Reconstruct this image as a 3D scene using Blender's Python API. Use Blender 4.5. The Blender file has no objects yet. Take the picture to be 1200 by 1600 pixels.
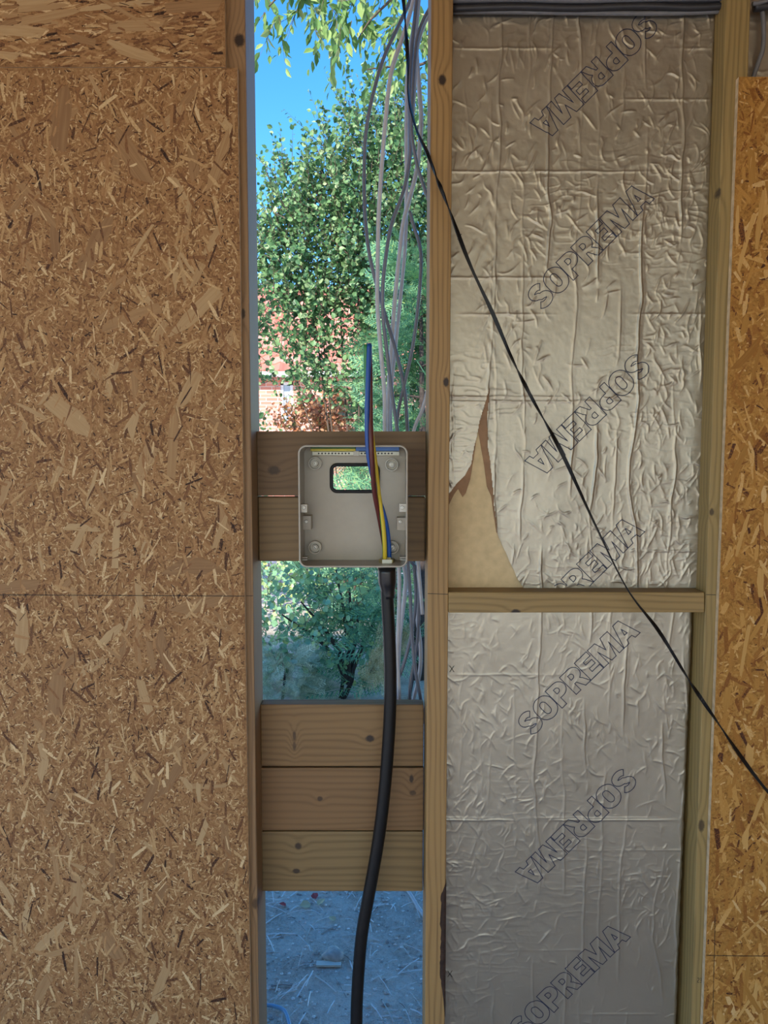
import bpy, math, random
import numpy as np
from mathutils import Vector, Matrix

# ------------------------------------------------------------------ camera / light
SC = bpy.context.scene
COL = SC.collection
F, CY, CZ, PITCH = 1155.0, -1.44, 1.5, math.radians(4.5)
cam_d = bpy.data.cameras.new('camera')
cam_d.sensor_fit = 'VERTICAL'; cam_d.sensor_height = 36.0; cam_d.lens = F / 1600 * 36.0
cam_d.clip_start = 0.02; cam_d.clip_end = 500
cam = bpy.data.objects.new('camera', cam_d); COL.objects.link(cam)
cam.location = (0, CY, CZ); cam.rotation_euler = (math.pi / 2 - PITCH, 0, 0)
SC.camera = cam

W = bpy.data.worlds.new('sky'); SC.world = W; W.use_nodes = True
wn, wl = W.node_tree.nodes, W.node_tree.links
bg = wn['Background']; bg.inputs['Strength'].default_value = 0.155
SUN_DIR = Vector((0.25, 0.82, -0.50)).normalized()
sky = wn.new('ShaderNodeTexSky'); sky.sky_type = 'NISHITA'; sky.sun_disc = False
sky.sun_elevation = math.asin(-SUN_DIR.z); sky.sun_rotation = math.atan2(-SUN_DIR.x, -SUN_DIR.y)
sky.air_density = 1.0; sky.dust_density = 0.3; sky.ozone_density = 4.0
hsv = wn.new('ShaderNodeHueSaturation'); hsv.inputs['Saturation'].default_value = 1.27
wl.new(sky.outputs[0], hsv.inputs['Color']); wl.new(hsv.outputs[0], bg.inputs['Color'])

sun_d = bpy.data.lights.new('sun', 'SUN'); sun_d.energy = 3.3; sun_d.angle = math.radians(0.6)
sun_d.color = (1.0, 0.93, 0.82)
sun = bpy.data.objects.new('sun', sun_d); COL.objects.link(sun)
sun.rotation_euler = SUN_DIR.to_track_quat('-Z', 'Y').to_euler(); sun.location = (-3, -9, 7)

vs = SC.view_settings
vs.view_transform = 'Standard'; vs.look = 'None'; vs.gamma = 1.0; vs.use_curve_mapping = False
vs.exposure = 1.25
SC.display_settings.display_device = 'sRGB'

rng = np.random.default_rng(11)
random.seed(11)

# ------------------------------------------------------------------ helpers
cp, sp = math.cos(PITCH), math.sin(PITCH)
def P(px, py, Y):
    a = (px - 600) / F; b = (800 - py) / F
    d = (a, cp + b * sp, -sp + b * cp)
    t = (Y - CY) / d[1]
    return Vector((a * t, Y, CZ + d[2] * t))
def px_size(Y): return (Y - CY) / F / cp

def tag(o, label=None, category=None, group=None, kind=None):
    for k, v in (('label', label), ('category', category), ('group', group), ('kind', kind)):
        if v: o[k] = v
    return o
def thing(name, loc, label, category, group=None):
    o = bpy.data.objects.new(name, None); COL.objects.link(o); o.location = loc
    o.empty_display_size = 0.05
    return tag(o, label, category, group)
def world_loc(o):
    v = Vector(o.location)
    while o.parent: o = o.parent; v += Vector(o.location)
    return v
def make(name, verts, faces, mat, parent=None, loc=None, smooth=False, mats=None, fmat=None):
    """verts in world space; origin put at loc or at the parent's origin"""
    base = Vector(loc) if loc is not None else (world_loc(parent) if parent else Vector((0, 0, 0)))
    me = bpy.data.meshes.new(name)
    vv = np.asarray([tuple(v) for v in verts], dtype=float) - np.array(base)
    me.from_pydata(vv.tolist(), [], [tuple(f) for f in faces])
    for m in (mats or [mat]): me.materials.append(m)
    if fmat is not None: me.polygons.foreach_set('material_index', np.asarray(fmat, dtype=np.int32))
    if smooth: me.polygons.foreach_set('use_smooth', np.ones(len(me.polygons), dtype=bool))
    me.update()
    o = bpy.data.objects.new(name, me); COL.objects.link(o)
    if parent:
        o.parent = parent; o.location = base - world_loc(parent)
    else: o.location = base
    return o
def bevel(o, w=0.0015, seg=2):
    m = o.modifiers.new('bevel', 'BEVEL'); m.width = w; m.segments = seg; m.limit_method = 'ANGLE'
    return o
def prism_vf(poly, Y0, Y1):
    """front polygon (world pts at Y0, clockwise seen from the camera or not) extruded to Y1"""
    n = len(poly)
    v = [Vector((p.x, Y0, p.z)) for p in poly] + [Vector((p.x, Y1, p.z)) for p in poly]
    f = [tuple(range(n)), tuple(range(2 * n - 1, n - 1, -1))]
    f += [(i + n, (i + 1) % n + n, (i + 1) % n, i) for i in range(n)]
    area = sum(poly[i].x * poly[(i + 1) % n].z - poly[(i + 1) % n].x * poly[i].z for i in range(n))
    if area < 0: f = [tuple(reversed(q)) for q in f]
    return v, f
def prism(name, pxpoly, Y0, Y1, mat, parent=None, loc=None, bev=0.0, Yp=None):
    poly = [P(x, y, Y0 if Yp is None else Yp) for x, y in pxpoly]
    v, f = prism_vf(poly, Y0, Y1)
    if parent is None and loc is None:
        zs = min(p.z for p in poly); xs = sum(p.x for p in poly) / len(poly); loc = (xs, (Y0 + Y1) / 2, zs)
    o = make(name, v, f, mat, parent, loc)
    if bev: bevel(o, bev)
    return o
def box_vf(x0, x1, y0, y1, z0, z1):
    v = [(x, y, z) for z in (z0, z1) for y in (y0, y1) for x in (x0, x1)]
    f = [(0, 2, 3, 1), (4, 5, 7, 6), (0, 1, 5, 4), (2, 6, 7, 3), (0, 4, 6, 2), (1, 3, 7, 5)]
    return v, f
def box(name, x0, x1, y0, y1, z0, z1, mat, parent=None, bev=0):
    v, f = box_vf(x0, x1, y0, y1, z0, z1)
    o = make(name, v, f, mat, parent, None if parent else ((x0 + x1) / 2, (y0 + y1) / 2, z0))
    if bev: bevel(o, bev)
    return o
class MB:
    def __init__(s): s.v = []; s.f = []; s.m = []
    def add(s, v, f, m=0):
        n = len(s.v); s.v += [tuple(p) for p in v]; s.f += [tuple(i + n for i in q) for q in f]; s.m += [m] * len(f)
    def box(s, *a, m=0): s.add(*box_vf(*a), m)
    def build(s, name, mat, parent=None, loc=None, smooth=False, mats=None):
        return make(name, s.v, s.f, mat, parent, loc, smooth, mats, s.m if mats else None)
def catmull(pts, n=8):
    pts = [Vector(p) for p in pts]
    q = [pts[0] * 2 - pts[1]] + pts + [pts[-1] * 2 - pts[-2]]
    out = []
    for i in range(1, len(q) - 2):
        a, b, c, d = q[i - 1:i + 3]
        for k in range(n):
            t = k / n
            out.append(0.5 * ((2 * b) + (c - a) * t + (2 * a - 5 * b + 4 * c - d) * t * t + (3 * b - a - 3 * c + d) * t ** 3))
    out.append(pts[-1]); return out
def frames(path):
    n = len(path); T = []
    for i in range(n):
        T.append((path[min(i + 1, n - 1)] - path[max(i - 1, 0)]).normalized())
    u = Vector((0, -1, 0)); u = (u - T[0] * u.dot(T[0])).normalized(); U = []
    for t in T:
        u = (u - t * u.dot(t)).normalized(); U.append(u.copy())
    return T, U
def tube_vf(path, r, sides=10, twist=0.0):
    T, U = frames(path); v = []; f = []
    for i, p in enumerate(path):
        w = T[i].cross(U[i]); rr = r[i] if hasattr(r, '__len__') else r
        for k in range(sides):
            a = 2 * math.pi * k / sides + twist * i
            v.append(p + (U[i] * math.cos(a) + w * math.sin(a)) * rr)
    for i in range(len(path) - 1):
        for k in range(sides):
            k2 = (k + 1) % sides
            f.append((i * sides + k, i * sides + k2, (i + 1) * sides + k2, (i + 1) * sides + k))
    f.append(tuple(range(sides - 1, -1, -1))); L = (len(path) - 1) * sides
    f.append(tuple(range(L, L + sides)))
    return v, f
def tube(name, path, r, mat, parent=None, loc=None, sides=10):
    v, f = tube_vf(path, r, sides)
    if parent is None and loc is None: loc = min(path, key=lambda p: p.z)
    return make(name, v, f, mat, parent, loc, smooth=True)
def lathe_vf(c, prof, n=24):
    """axis along -Y (towards the room); prof = [(r, y)]"""
    v = []; f = []
    for r, y in prof:
        for k in range(n):
            a = 2 * math.pi * k / n; v.append((c[0] + r * math.cos(a), y, c[2] + r * math.sin(a)))
    for i in range(len(prof) - 1):
        for k in range(n):
            k2 = (k + 1) % n
            f.append((i * n + k, i * n + k2, (i + 1) * n + k2, (i + 1) * n + k))
    f.append(tuple(range((len(prof) - 1) * n, len(prof) * n)))
    return v, f

# numpy value noise
def _h(i, j, s):
    n = (i * 374761393 + j * 668265263 + s * 974634777) & 0xffffffff
    n = ((n ^ (n >> 13)) * 1274126177) & 0xffffffff
    return ((n ^ (n >> 16)) & 0xffff) / 65535.0
def vnoise(x, y, s=0):
    xi = np.floor(x).astype(np.int64); yi = np.floor(y).astype(np.int64)
    u = x - xi; w = y - yi; u = u * u * u * (u * (u * 6 - 15) + 10); w = w * w * w * (w * (w * 6 - 15) + 10)
    a = _h(xi, yi, s); b = _h(xi + 1, yi, s); c = _h(xi, yi + 1, s); d = _h(xi + 1, yi + 1, s)
    return (a * (1 - u) + b * u) * (1 - w) + (c * (1 - u) + d * u) * w
def fbm(x, y, s=0, o=3):
    t = 0; a = .5
    for k in range(o): t = t + a * vnoise(x * 2 ** k, y * 2 ** k, s + k); a *= .5
    return t

# ------------------------------------------------------------------ materials
def newmat(name):
    m = bpy.data.materials.new(name); m.use_nodes = True
    nt = m.node_tree; return m, nt, nt.nodes['Principled BSDF']
class NG:
    """tiny node-math helper"""
    def __init__(s, nt): s.nt = nt
    def n(s, t, **kw):
        o = s.nt.nodes.new(t)
        for k, v in kw.items(): setattr(o, k, v)
        return o
    def set(s, sock, v):
        if isinstance(v, bpy.types.NodeSocket): s.nt.links.new(v, sock)
        else: sock.default_value = v
    def m(s, op, a, b=0.0, c=None, clamp=False):
        o = s.n('ShaderNodeMath', operation=op); o.use_clamp = clamp
        s.set(o.inputs[0], a); s.set(o.inputs[1], b)
        if c is not None: s.set(o.inputs[2], c)
        return o.outputs[0]
    def vec(s, x, y, z):
        o = s.n('ShaderNodeCombineXYZ')
        for i, q in enumerate((x, y, z)): s.set(o.inputs[i], q)
        return o.outputs[0]
    def noise(s, v, scale=1.0, detail=2.0, rough=.5, dist=0.0):
        o = s.n('ShaderNodeTexNoise'); s.set(o.inputs['Vector'], v)
        o.inputs['Scale'].default_value = scale; o.inputs['Detail'].default_value = detail
        o.inputs['Roughness'].default_value = rough; o.inputs['Distortion'].default_value = dist
        return o.outputs['Fac']
    def ramp(s, f, stops):
        o = s.n('ShaderNodeValToRGB'); s.set(o.inputs[0], f); r = o.color_ramp
        r.elements[0].position = stops[0][0]; r.elements[0].color = (*stops[0][1], 1)
        r.elements[1].position = stops[-1][0]; r.elements[1].color = (*stops[-1][1], 1)
        for p, c in stops[1:-1]:
            q = r.elements.new(p); q.color = (*c, 1)
        return o.outputs[0]
    def mix(s, f, a, b):
        o = s.n('ShaderNodeMix', data_type='RGBA'); s.set(o.inputs[0], f)
        for i, q in ((6, a), (7, b)):
            s.set(o.inputs[i], (*q, 1) if isinstance(q, tuple) and len(q) == 3 else q)
        return o.outputs[2]
    def bump(s, h, strength=.3, dist=.001):
        o = s.n('ShaderNodeBump'); s.set(o.inputs['Height'], h)
        o.inputs['Strength'].default_value = strength; o.inputs['Distance'].default_value = dist
        return o.outputs[0]

def plain(name, col, rough=.5, metal=0.0, noise=0.0, spec=.5):
    m, nt, b = newmat(name); g = NG(nt)
    b.inputs['Roughness'].default_value = rough; b.inputs['Metallic'].default_value = metal
    b.inputs['Specular IOR Level'].default_value = spec
    co = g.n('ShaderNodeTexCoord').outputs['Object']
    nz = g.noise(co, 60, 3)
    d = tuple(c * (1 - noise) for c in col); l = tuple(min(1, c * (1 + noise)) for c in col)
    g.set(b.inputs['Base Color'], g.ramp(nz, [(.3, d), (.7, l)]))
    return m

def wood(name, along, knots, light, dark, seed=0.0, freq=90.0, rough=.55, yf=-.05):
    """knots: (across, along, r_across, r_along, darkness) in object space"""
    m, nt, b = newmat(name); g = NG(nt)
    co = g.n('ShaderNodeTexCoord').outputs['Object']
    s = g.n('ShaderNodeSeparateXYZ'); nt.links.new(co, s.inputs[0])
    X, Y, Z = s.outputs
    al, ac = (Z, X) if along == 'z' else (X, Z)
    acr = g.m('ADD', ac, g.m('MULTIPLY', Y, .8))
    low = g.noise(g.vec(g.m('MULTIPLY', al, 1.6), g.m('MULTIPLY', acr, 9.0), seed), 1.0, 2)
    ring = g.m('ADD', acr, g.m('MULTIPLY', low, .055))
    kmask = None
    for (ka, kl, ra, rl, dk) in knots:
        da = g.m('DIVIDE', g.m('SUBTRACT', ac, ka), ra); dl = g.m('DIVIDE', g.m('SUBTRACT', al, kl), rl)
        d2 = g.m('ADD', g.m('MULTIPLY', da, da), g.m('MULTIPLY', dl, dl))
        dy = g.m('DIVIDE', g.m('SUBTRACT', Y, yf), .03); d2 = g.m('ADD', d2, g.m('MULTIPLY', dy, dy))
        wide = g.m('EXPONENT', g.m('MULTIPLY', d2, -.16))
        ring = g.m('ADD', ring, g.m('MULTIPLY', wide, ra * 1.7))
        jit = g.m('ADD', d2, g.m('MULTIPLY', g.noise(co, 260, 2), .7))
        core = g.m('MULTIPLY', g.m('SUBTRACT', 1.0, g.m('MULTIPLY', g.m('SUBTRACT', jit, .75), 1.3, clamp=True)), dk)
        core = g.m('MAXIMUM', core, 0.0)
        kmask = core if kmask is None else g.m('MAXIMUM', kmask, core)
    band = g.m('SINE', g.m('MULTIPLY', ring, 6.283 * freq))
    band = g.m('POWER', g.m('MULTIPLY_ADD', band, .5, .5), 2.2)
    fib = g.noise(g.vec(g.m('MULTIPLY', al, 7.0), g.m('MULTIPLY', acr, 420.0), seed), 1.0, 3)
    f = g.m('ADD', g.m('MULTIPLY', band, .55), g.m('MULTIPLY', g.m('SUBTRACT', fib, .5), .9))
    big = g.noise(g.vec(g.m('MULTIPLY', al, 2.2), g.m('MULTIPLY', acr, 12.0), seed + 5), 1.0, 2)
    f = g.m('ADD', f, g.m('MULTIPLY', g.m('SUBTRACT', big, .5), .7), clamp=True)
    c = g.ramp(f, [(0.0, light), (.45, tuple((a * .6 + d * .4) for a, d in zip(light, dark))), (1.0, dark)])
    if kmask is not None: c = g.mix(kmask, c, (0.028, 0.014, 0.008))
    g.set(b.inputs['Base Color'], c)
    b.inputs['Roughness'].default_value = rough; b.inputs['Specular IOR Level'].default_value = .45
    g.set(b.inputs['Normal'], g.bump(f, .25, .0008))
    return m

def island_mat(name, stops, rough=.6, grain=0.0, axis_noise=False, translucent=0.0, spec=.3, streak=False):
    """colour chosen per piece (mesh island and object)"""
    m, nt, b = newmat(name); g = NG(nt)
    isl = g.n('ShaderNodeNewGeometry').outputs['Random Per Island']
    ob = g.n('ShaderNodeObjectInfo').outputs['Random']
    r = g.m('FRACT', g.m('ADD', isl, g.m('MULTIPLY', ob, 7.31)))
    if grain:
        co = g.n('ShaderNodeTexCoord').outputs['Object']
        if streak:
            s_ = g.n('ShaderNodeSeparateXYZ'); nt.links.new(co, s_.inputs[0]); co = g.vec(g.m('MULTIPLY', s_.outputs[0], .05), ob, g.m('MULTIPLY', s_.outputs[2], 1.6))
        r = g.m('ADD', r, g.m('MULTIPLY', g.m('SUBTRACT', g.noise(co, 350, 3), .5), grain), clamp=True)
    c = g.ramp(r, stops); g.set(b.inputs['Base Color'], c)
    b.inputs['Roughness'].default_value = rough; b.inputs['Specular IOR Level'].default_value = spec
    if translucent:
        t = g.n('ShaderNodeBsdfTranslucent'); g.set(t.inputs['Color'], c)
        mx = g.n('ShaderNodeMixShader'); mx.inputs[0].default_value = translucent
        nt.links.new(b.outputs[0], mx.inputs[1]); nt.links.new(t.outputs[0], mx.inputs[2])
        nt.links.new(mx.outputs[0], nt.nodes['Material Output'].inputs['Surface'])
    return m

def osb_base(name, c0, c1, c2):
    m, nt, b = newmat(name); g = NG(nt)
    co = g.n('ShaderNodeTexCoord').outputs['Object']
    a = g.noise(co, 190, 4, .6, .6); d = g.noise(co, 34, 3)
    f = g.m('ADD', g.m('MULTIPLY', a, .7), g.m('MULTIPLY', d, .35), clamp=True)
    g.set(b.inputs['Base Color'], g.ramp(f, [(.3, c0), (.52, c1), (.72, c2)]))
    b.inputs['Roughness'].default_value = .65; b.inputs['Specular IOR Level'].default_value = .25
    g.set(b.inputs['Normal'], g.bump(a, .4, .001))
    return m

M = {}
M['osb_l'] = osb_base('osb_board_brown', (.09, .036, .013), (.29, .145, .055), (.43, .255, .11))
M['osb_r'] = osb_base('osb_board_orange', (.13, .05, .010), (.36, .17, .035), (.50, .27, .08))
LS = [(0, (.03, .012, .006)), (.07, (.12, .048, .018)), (.28, (.27, .125, .046)), (.62, (.385, .205, .082)), (.86, (.50, .315, .14)), (1, (.66, .47, .25))]
RS = [(0, (.06, .018, .008)), (.06, (.20, .07, .012)), (.3, (.34, .145, .026)), (.62, (.44, .215, .045)), (.88, (.55, .30, .085)), (1, (.62, .40, .17))]
M['chip_l'] = island_mat('osb_strands_brown', LS, .65, .35)
M['chip_r'] = island_mat('osb_strands_orange', RS, .6, .3)
M['big_l'] = island_mat('osb_large_strand_brown', [(0, (.25, .13, .055)), (.45, (.36, .205, .088)), (1, (.47, .31, .15))], .65, .9, streak=True)
M['big_r'] = island_mat('osb_large_strand_orange', [(0, (.28, .12, .02)), (.4, (.42, .21, .045)), (1, (.58, .34, .11))], .6, .5, streak=True)
M['osb_edge'] = plain('osb_cut_edge', (.62, .47, .30), .8, 0, .25)
M['dark'] = plain('dark_pencil', (.02, .018, .016), .8)
M['foam'] = plain('insulation_foam', (.62, .47, .26), .85, 0, .10)
M['kraft'] = plain('kraft_paper', (.30, .17, .09), .85, 0, .15)
M['ink'] = plain('navy_ink', (.016, .022, .055), .6)
M['box'] = plain('grey_plastic', (.40, .355, .285), .38, 0, .03)
M['boxlight'] = plain('pale_plastic', (.52, .485, .41), .35, 0, .03)
M['rubber'] = plain('black_rubber', (.008, .008, .009), .55)
M['sheath'] = plain('black_cable_sheath', (.005, .005, .006), .45, 0, .2, .35)
M['shrink'] = plain('black_heat_shrink', (.008, .008, .009), .28)
M['steel'] = plain('screw_steel', (.42, .41, .38), .4, 1.0)
M['brass'] = plain('brass_nut', (.50, .40, .18), .35, 1.0)
M['blue'] = plain('blue_insulation', (.010, .07, .30), .4)
M['brown'] = plain('brown_insulation', (.10, .017, .012), .4)
M['green'] = plain('green_insulation', (.03, .20, .04), .4)
M['yellow'] = plain('yellow_insulation', (.62, .46, .03), .4)
M['termblue'] = plain('terminal_blue', (.05, .18, .52), .4)
M['termgreen'] = plain('terminal_green', (.03, .14, .05), .45)
M['termyel'] = plain('terminal_yellow', (.60, .50, .06), .45)
M['ivory'] = plain('ivory_plastic', (.72, .70, .56), .4)
M['copper'] = plain('copper', (.8, .5, .35), .3, 1.0)
M['cable'] = plain('grey_cable_sheath', (.54, .52, .54), .45, 0, .05)
M['cable_d'] = plain('slate_cable_sheath', (.15, .155, .19), .4, 0, .05)
M['pipe_d'] = plain('dark_conduit', (.03, .03, .033), .45, 0, .1)
M['pipe_g'] = plain('grey_conduit', (.17, .17, .175), .45, 0, .1)
M['tape'] = plain('black_plastic_tape', (.004, .004, .005), .45, 0, 0, .3)
M['bark'] = plain('bark', (.035, .016, .009), .9, 0, .5)
M['twig'] = plain('twig_bark', (.10, .07, .05), .85, 0, .3)
M['trunk'] = plain('trunk_bark', (.055, .04, .035), .9, 0, .4)
M['white'] = plain('white_paint', (.8, .8, .8), .5)
M['glass'] = plain('window_glass', (.35, .42, .5), .05, 0, .1)
M['bluecable'] = plain('blue_pipe', (.20, .38, .58), .35)
M['sheathing'] = plain('sheathing_board', (.16, .11, .07), .85, 0, .2)

# foil facing
def foil_mat():
    m, nt, b = newmat('aluminium_foil_facing'); g = NG(nt)
    co = g.n('ShaderNodeTexCoord').outputs['Object']
    nz = g.noise(co, 8, 3); fine = g.noise(co, 420, 2, .6)
    g.set(b.inputs['Base Color'], g.ramp(nz, [(.3, (.38, .342, .275)), (.7, (.45, .408, .33))]))
    b.inputs['Metallic'].default_value = .85
    g.set(b.inputs['Roughness'], g.m('MULTIPLY_ADD', fine, .12, .36))
    g.set(b.inputs['Normal'], g.bump(fine, .12, .0006))
    return m
M['foil'] = foil_mat()

# ------------------------------------------------------------------ structure of the building
def struct(o, label=None):
    o['kind'] = 'structure'
    if label: o['label'] = label
    return o
def concrete():
    m, nt, b = newmat('concrete_slab'); g = NG(nt)
    co = g.n('ShaderNodeTexCoord').outputs['Object']
    f = g.noise(co, 5, 6, .6)
    g.set(b.inputs['Base Color'], g.ramp(f, [(.3, (.45, .46, .50)), (.7, (.56, .57, .61))]))
    b.inputs['Roughness'].default_value = .8; return m
def soil():
    m, nt, b = newmat('sandy_soil'); g = NG(nt)
    co = g.n('ShaderNodeTexCoord').outputs['Object']
    a = g.noise(co, 5, 5, .65); d = g.noise(co, 60, 5, .75); e_ = g.noise(co, 260, 3, .7)
    f = g.m('ADD', g.m('MULTIPLY', a, .45), g.m('ADD', g.m('MULTIPLY', d, .4), g.m('MULTIPLY', e_, .3)), clamp=True)
    g.set(b.inputs['Base Color'], g.ramp(f, [(.40, (.28, .20, .16)), (.50, (.74, .60, .51)), (.62, (1.0, .88, .78))]))
    b.inputs['Roughness'].default_value = .95
    h = g.m('ADD', g.m('MULTIPLY', d, 1.0), g.m('MULTIPLY', e_, .6))
    g.set(b.inputs['Normal'], g.bump(h, .9, .02))
    return m
M['concrete'] = concrete(); M['soil'] = soil()
M['osb_ceiling'] = osb_base('osb_ceiling_board', (.22, .11, .045), (.42, .25, .11), (.55, .37, .19))
GZ = -0.15
RX, RY = 2.6, -4.0
gs = 90
gx = np.concatenate([[-40, -20, -10], np.linspace(-4, 5, gs), [12, 22, 40]])
gy = np.concatenate([[-40, -25, -15, -9], np.linspace(-6, 9, 150), [12, 20, 32, 60]])
GX, GY = np.meshgrid(gx, gy)
def ground_h(x, y): return GZ + .05 * (fbm(x * 1.3 + 50, y * 1.3 + 50, 3) - .45) + .018 * (fbm(x * 7 + 90, y * 7 + 90, 7) - .45) - .03
GH = ground_h(GX, GY); GH = np.where(GY < .2, GZ - .04, GH)
nx_, ny_ = len(gx), len(gy)
gf = [(j * nx_ + i, j * nx_ + i + 1, (j + 1) * nx_ + i + 1, (j + 1) * nx_ + i) for j in range(ny_ - 1) for i in range(nx_ - 1)]
struct(make('ground', np.stack([GX.ravel(), GY.ravel(), GH.ravel()], 1), gf, M['soil'], smooth=True), 'bare grey sandy soil outside the opening')
struct(box('floor', -RX, RX, RY - .3, .14, GZ - .1, 0, M['concrete']), 'grey concrete floor slab')
struct(box('ceiling', -RX, RX, RY - 2.6, .10, 2.52, 2.56, M['osb_ceiling']), 'board ceiling with an added overhang that keeps the sun out')  # runs on past the open back as an added sun-blocking overhang
struct(box('roof', -RX - .1, RX + .1, RY - 2.7, .13, 2.56, 3.0, M['sheathing']), 'unseen flat roof block sized to shade the soil outside')  # unseen block, height set by the shadow it throws on the ground
struct(box('wall_right', RX, RX + .1, RY, .10, -.05, 2.52, M['osb_r']), 'board clad side wall')

# line helpers: x as a function of the photo row
def lin(x0, y0, x1, y1): return lambda y: x0 + (x1 - x0) * (y - y0) / (y1 - y0)
TOP, BOT = -80, 1905          # rows a little past ceiling and floor
L_edge = lin(383, 0, 403.5, 1500)      # left stud, edge facing the opening
R_edge = lin(673.5, 0, 664, 1600)      # right stud, edge facing the opening
R_far = lin(708, 0, 695, 1600)         # right stud, edge towards the insulation
S_near = lin(1135, 0, 1079, 1600)      # far right stud
D = 0.10
def zcut(poly): return poly

def stud(name, la, lb, knots_px, light, dark, seed, label, Y0=0.0):
    poly = [(la(TOP), TOP), (lb(TOP), TOP), (lb(BOT), BOT), (la(BOT), BOT)]
    pts = [P(x, y, Y0) for x, y in poly]
    loc = Vector(((pts[0].x + pts[1].x + pts[2].x + pts[3].x) / 4, D / 2, 0))
    for p in pts: p.z = min(max(p.z, 0.001), 2.519)
    kn = []
    for (kx, ky, ra, rl, dk) in knots_px:
        q = P(kx, ky, Y0); kn.append((q.x - loc.x, q.z - loc.z, ra, rl, dk))
    v, f = prism_vf(pts, Y0, D)
    t = thing(name, loc, label, 'timber', 'timber frame')
    o = make('beam', v, f, wood(name + '_wood', 'z', kn, light, dark, seed), t)
    bevel(o, .002)
    return t
YEL = ((.47, .31, .13), (.25, .14, .045))
lw = 47 / 1.25
st_l = stud('timber_stud', lambda y: L_edge(y) - 42, L_edge, [(374, 63, .011, .013, 1.0), (379, 490, .006, .011, .9), (399, 1412, .008, .012, .6)],
            (.30, .175, .08), (.15, .08, .035), 1.3, 'wooden stud along the opening, partly covered by the brown particle sheet')
st_m = stud('timber_stud', R_edge, R_far, [(691, 125, .008, .011, 1.0), (697, 597, .006, .010, 1.0)],
            (.34, .20, .072), (.15, .078, .026), 4.1, 'wooden stud between the open gap and the foil insulation')
st_r = stud('timber_stud', S_near, lambda y: S_near(y) + 38, [(1122, 300, .006, .012, .9), (1112, 800, .005, .008, .8), (1096, 1290, .007, .014, .8)],
            (.31, .21, .076), (.14, .094, .03), 7.7, 'greenish wooden stud beside the orange strand board')

# pencil line and bark on the studs, printed mark
def ribbon_vf(pts, w, y_fn, closed=False):
    n = len(pts); v = []; f = []
    for i in range(n):
        a = pts[(i - 1) % n] if (closed or i > 0) else pts[i]; b = pts[(i + 1) % n] if (closed or i < n - 1) else pts[i]
        p = pts[i]; d1 = (p - a); d2 = (b - p)
        d1 = d1.normalized() if d1.length > 1e-9 else d2.normalized(); d2 = d2.normalized() if d2.length > 1e-9 else d1
        t = (d1 + d2); t = t.normalized() if t.length > 1e-6 else d1
        nrm = Vector((-t.y, t.x)); k = 1 / max(.45, nrm.dot(Vector((-d1.y, d1.x))))
        for s in (-1, 1):
            q = p + nrm * (w / 2 * k * s); v.append((q.x, y_fn(q.x, q.y), q.y))
    m = n if closed else n - 1
    for i in range(m):
        j = (i + 1) % n; f.append((2 * i, 2 * j, 2 * j + 1, 2 * i + 1))
    return v, f
def strokes(name, lines, Y, w, mat, parent):
    mb = MB()
    for ln in lines:
        mb.add(*ribbon_vf([Vector((P(x, y, Y).x, P(x, y, Y).z)) for x, y in ln], w, lambda a, b: Y))
    o = mb.build(name, mat, parent); return o
strokes('pencil_line', [[(L_edge(931) - 12, 931), (L_edge(931) - .5, 931)]], -.0003, .0012, M['dark'], st_l)
strokes('pencil_line', [[(R_edge(928) + .5, 927.5), (R_far(928) - .5, 928.5)]], -.0003, .0012, M['dark'], st_m)
strokes('pencil_line', [[(S_near(929) + .5, 929), (S_near(929) + 16, 929.5)]], -.0003, .0012, M['dark'], st_r)
strokes('number_stamp', [[(1089.5, 1528.5), (1092, 1528), (1092.5, 1530.5), (1090, 1533), (1089.8, 1535), (1092.5, 1535)],
                         [(1094, 1528.5), (1096, 1528.5), (1096.3, 1531), (1094.8, 1531.5), (1096.5, 1532.5), (1096, 1535), (1093.8, 1535)]], -.0003, .0011, M['dark'], st_r)
# bark edge (wane) on the middle stud
mb = MB(); rowz = np.linspace(1378, 1588, 46)
for i in range(len(rowz) - 1):
    pass
bv = []; bf = []
for i, y in enumerate(rowz):
    t = i / (len(rowz) - 1)
    wd = (8 + 5 * (vnoise(np.array([i * .23]), np.array([.5]), 9)[0] - .5) + rng.uniform(-.7, .7)) * min(1, t * 9) * min(1, (1 - t) * 3) + .4
    xr = R_far(y) + .6
    a = P(xr - wd, y, 0); b_ = P(xr - wd * .45, y, 0); c = P(xr, y, 0)
    bv += [(a.x, -.0004, a.z), (b_.x, -.0015 - rng.uniform(0, .0015), b_.z), (c.x, -.0005, c.z), (c.x + .0004, .03, c.z)]
for i in range(len(rowz) - 1):
    for k in range(3): bf.append((4 * i + k, 4 * i + k + 1, 4 * i + k + 5, 4 * i + k + 4))
make('bark_edge', bv, bf, M['bark'], st_m)['label'] = 'dark strip of bark left on the stud corner'

# noggin
ng_t = thing('timber_noggin', (P(900, 957, 0).x, .02, P(900, 957, 0).z), 'short horizontal timber between the two foil insulation panels', 'timber', 'timber frame')
pl_ = [P(R_far(940) + .2, 925, 0), P(1101, 925.5, 0), P(1101, 957, 0), P(R_far(940) + .2, 957.5, 0)]
v, f = prism_vf(pl_, 0.0, D)
kx = P(806, 956, 0)
make_o = make('beam', v, f, wood('noggin_wood', 'x', [(kx.z - ng_t.location.z, kx.x - ng_t.location.x, .006, .010, 1.0)], (.31, .20, .072), (.16, .095, .03), 9.0, yf=-.02), ng_t)
bevel(make_o, .002)

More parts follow.
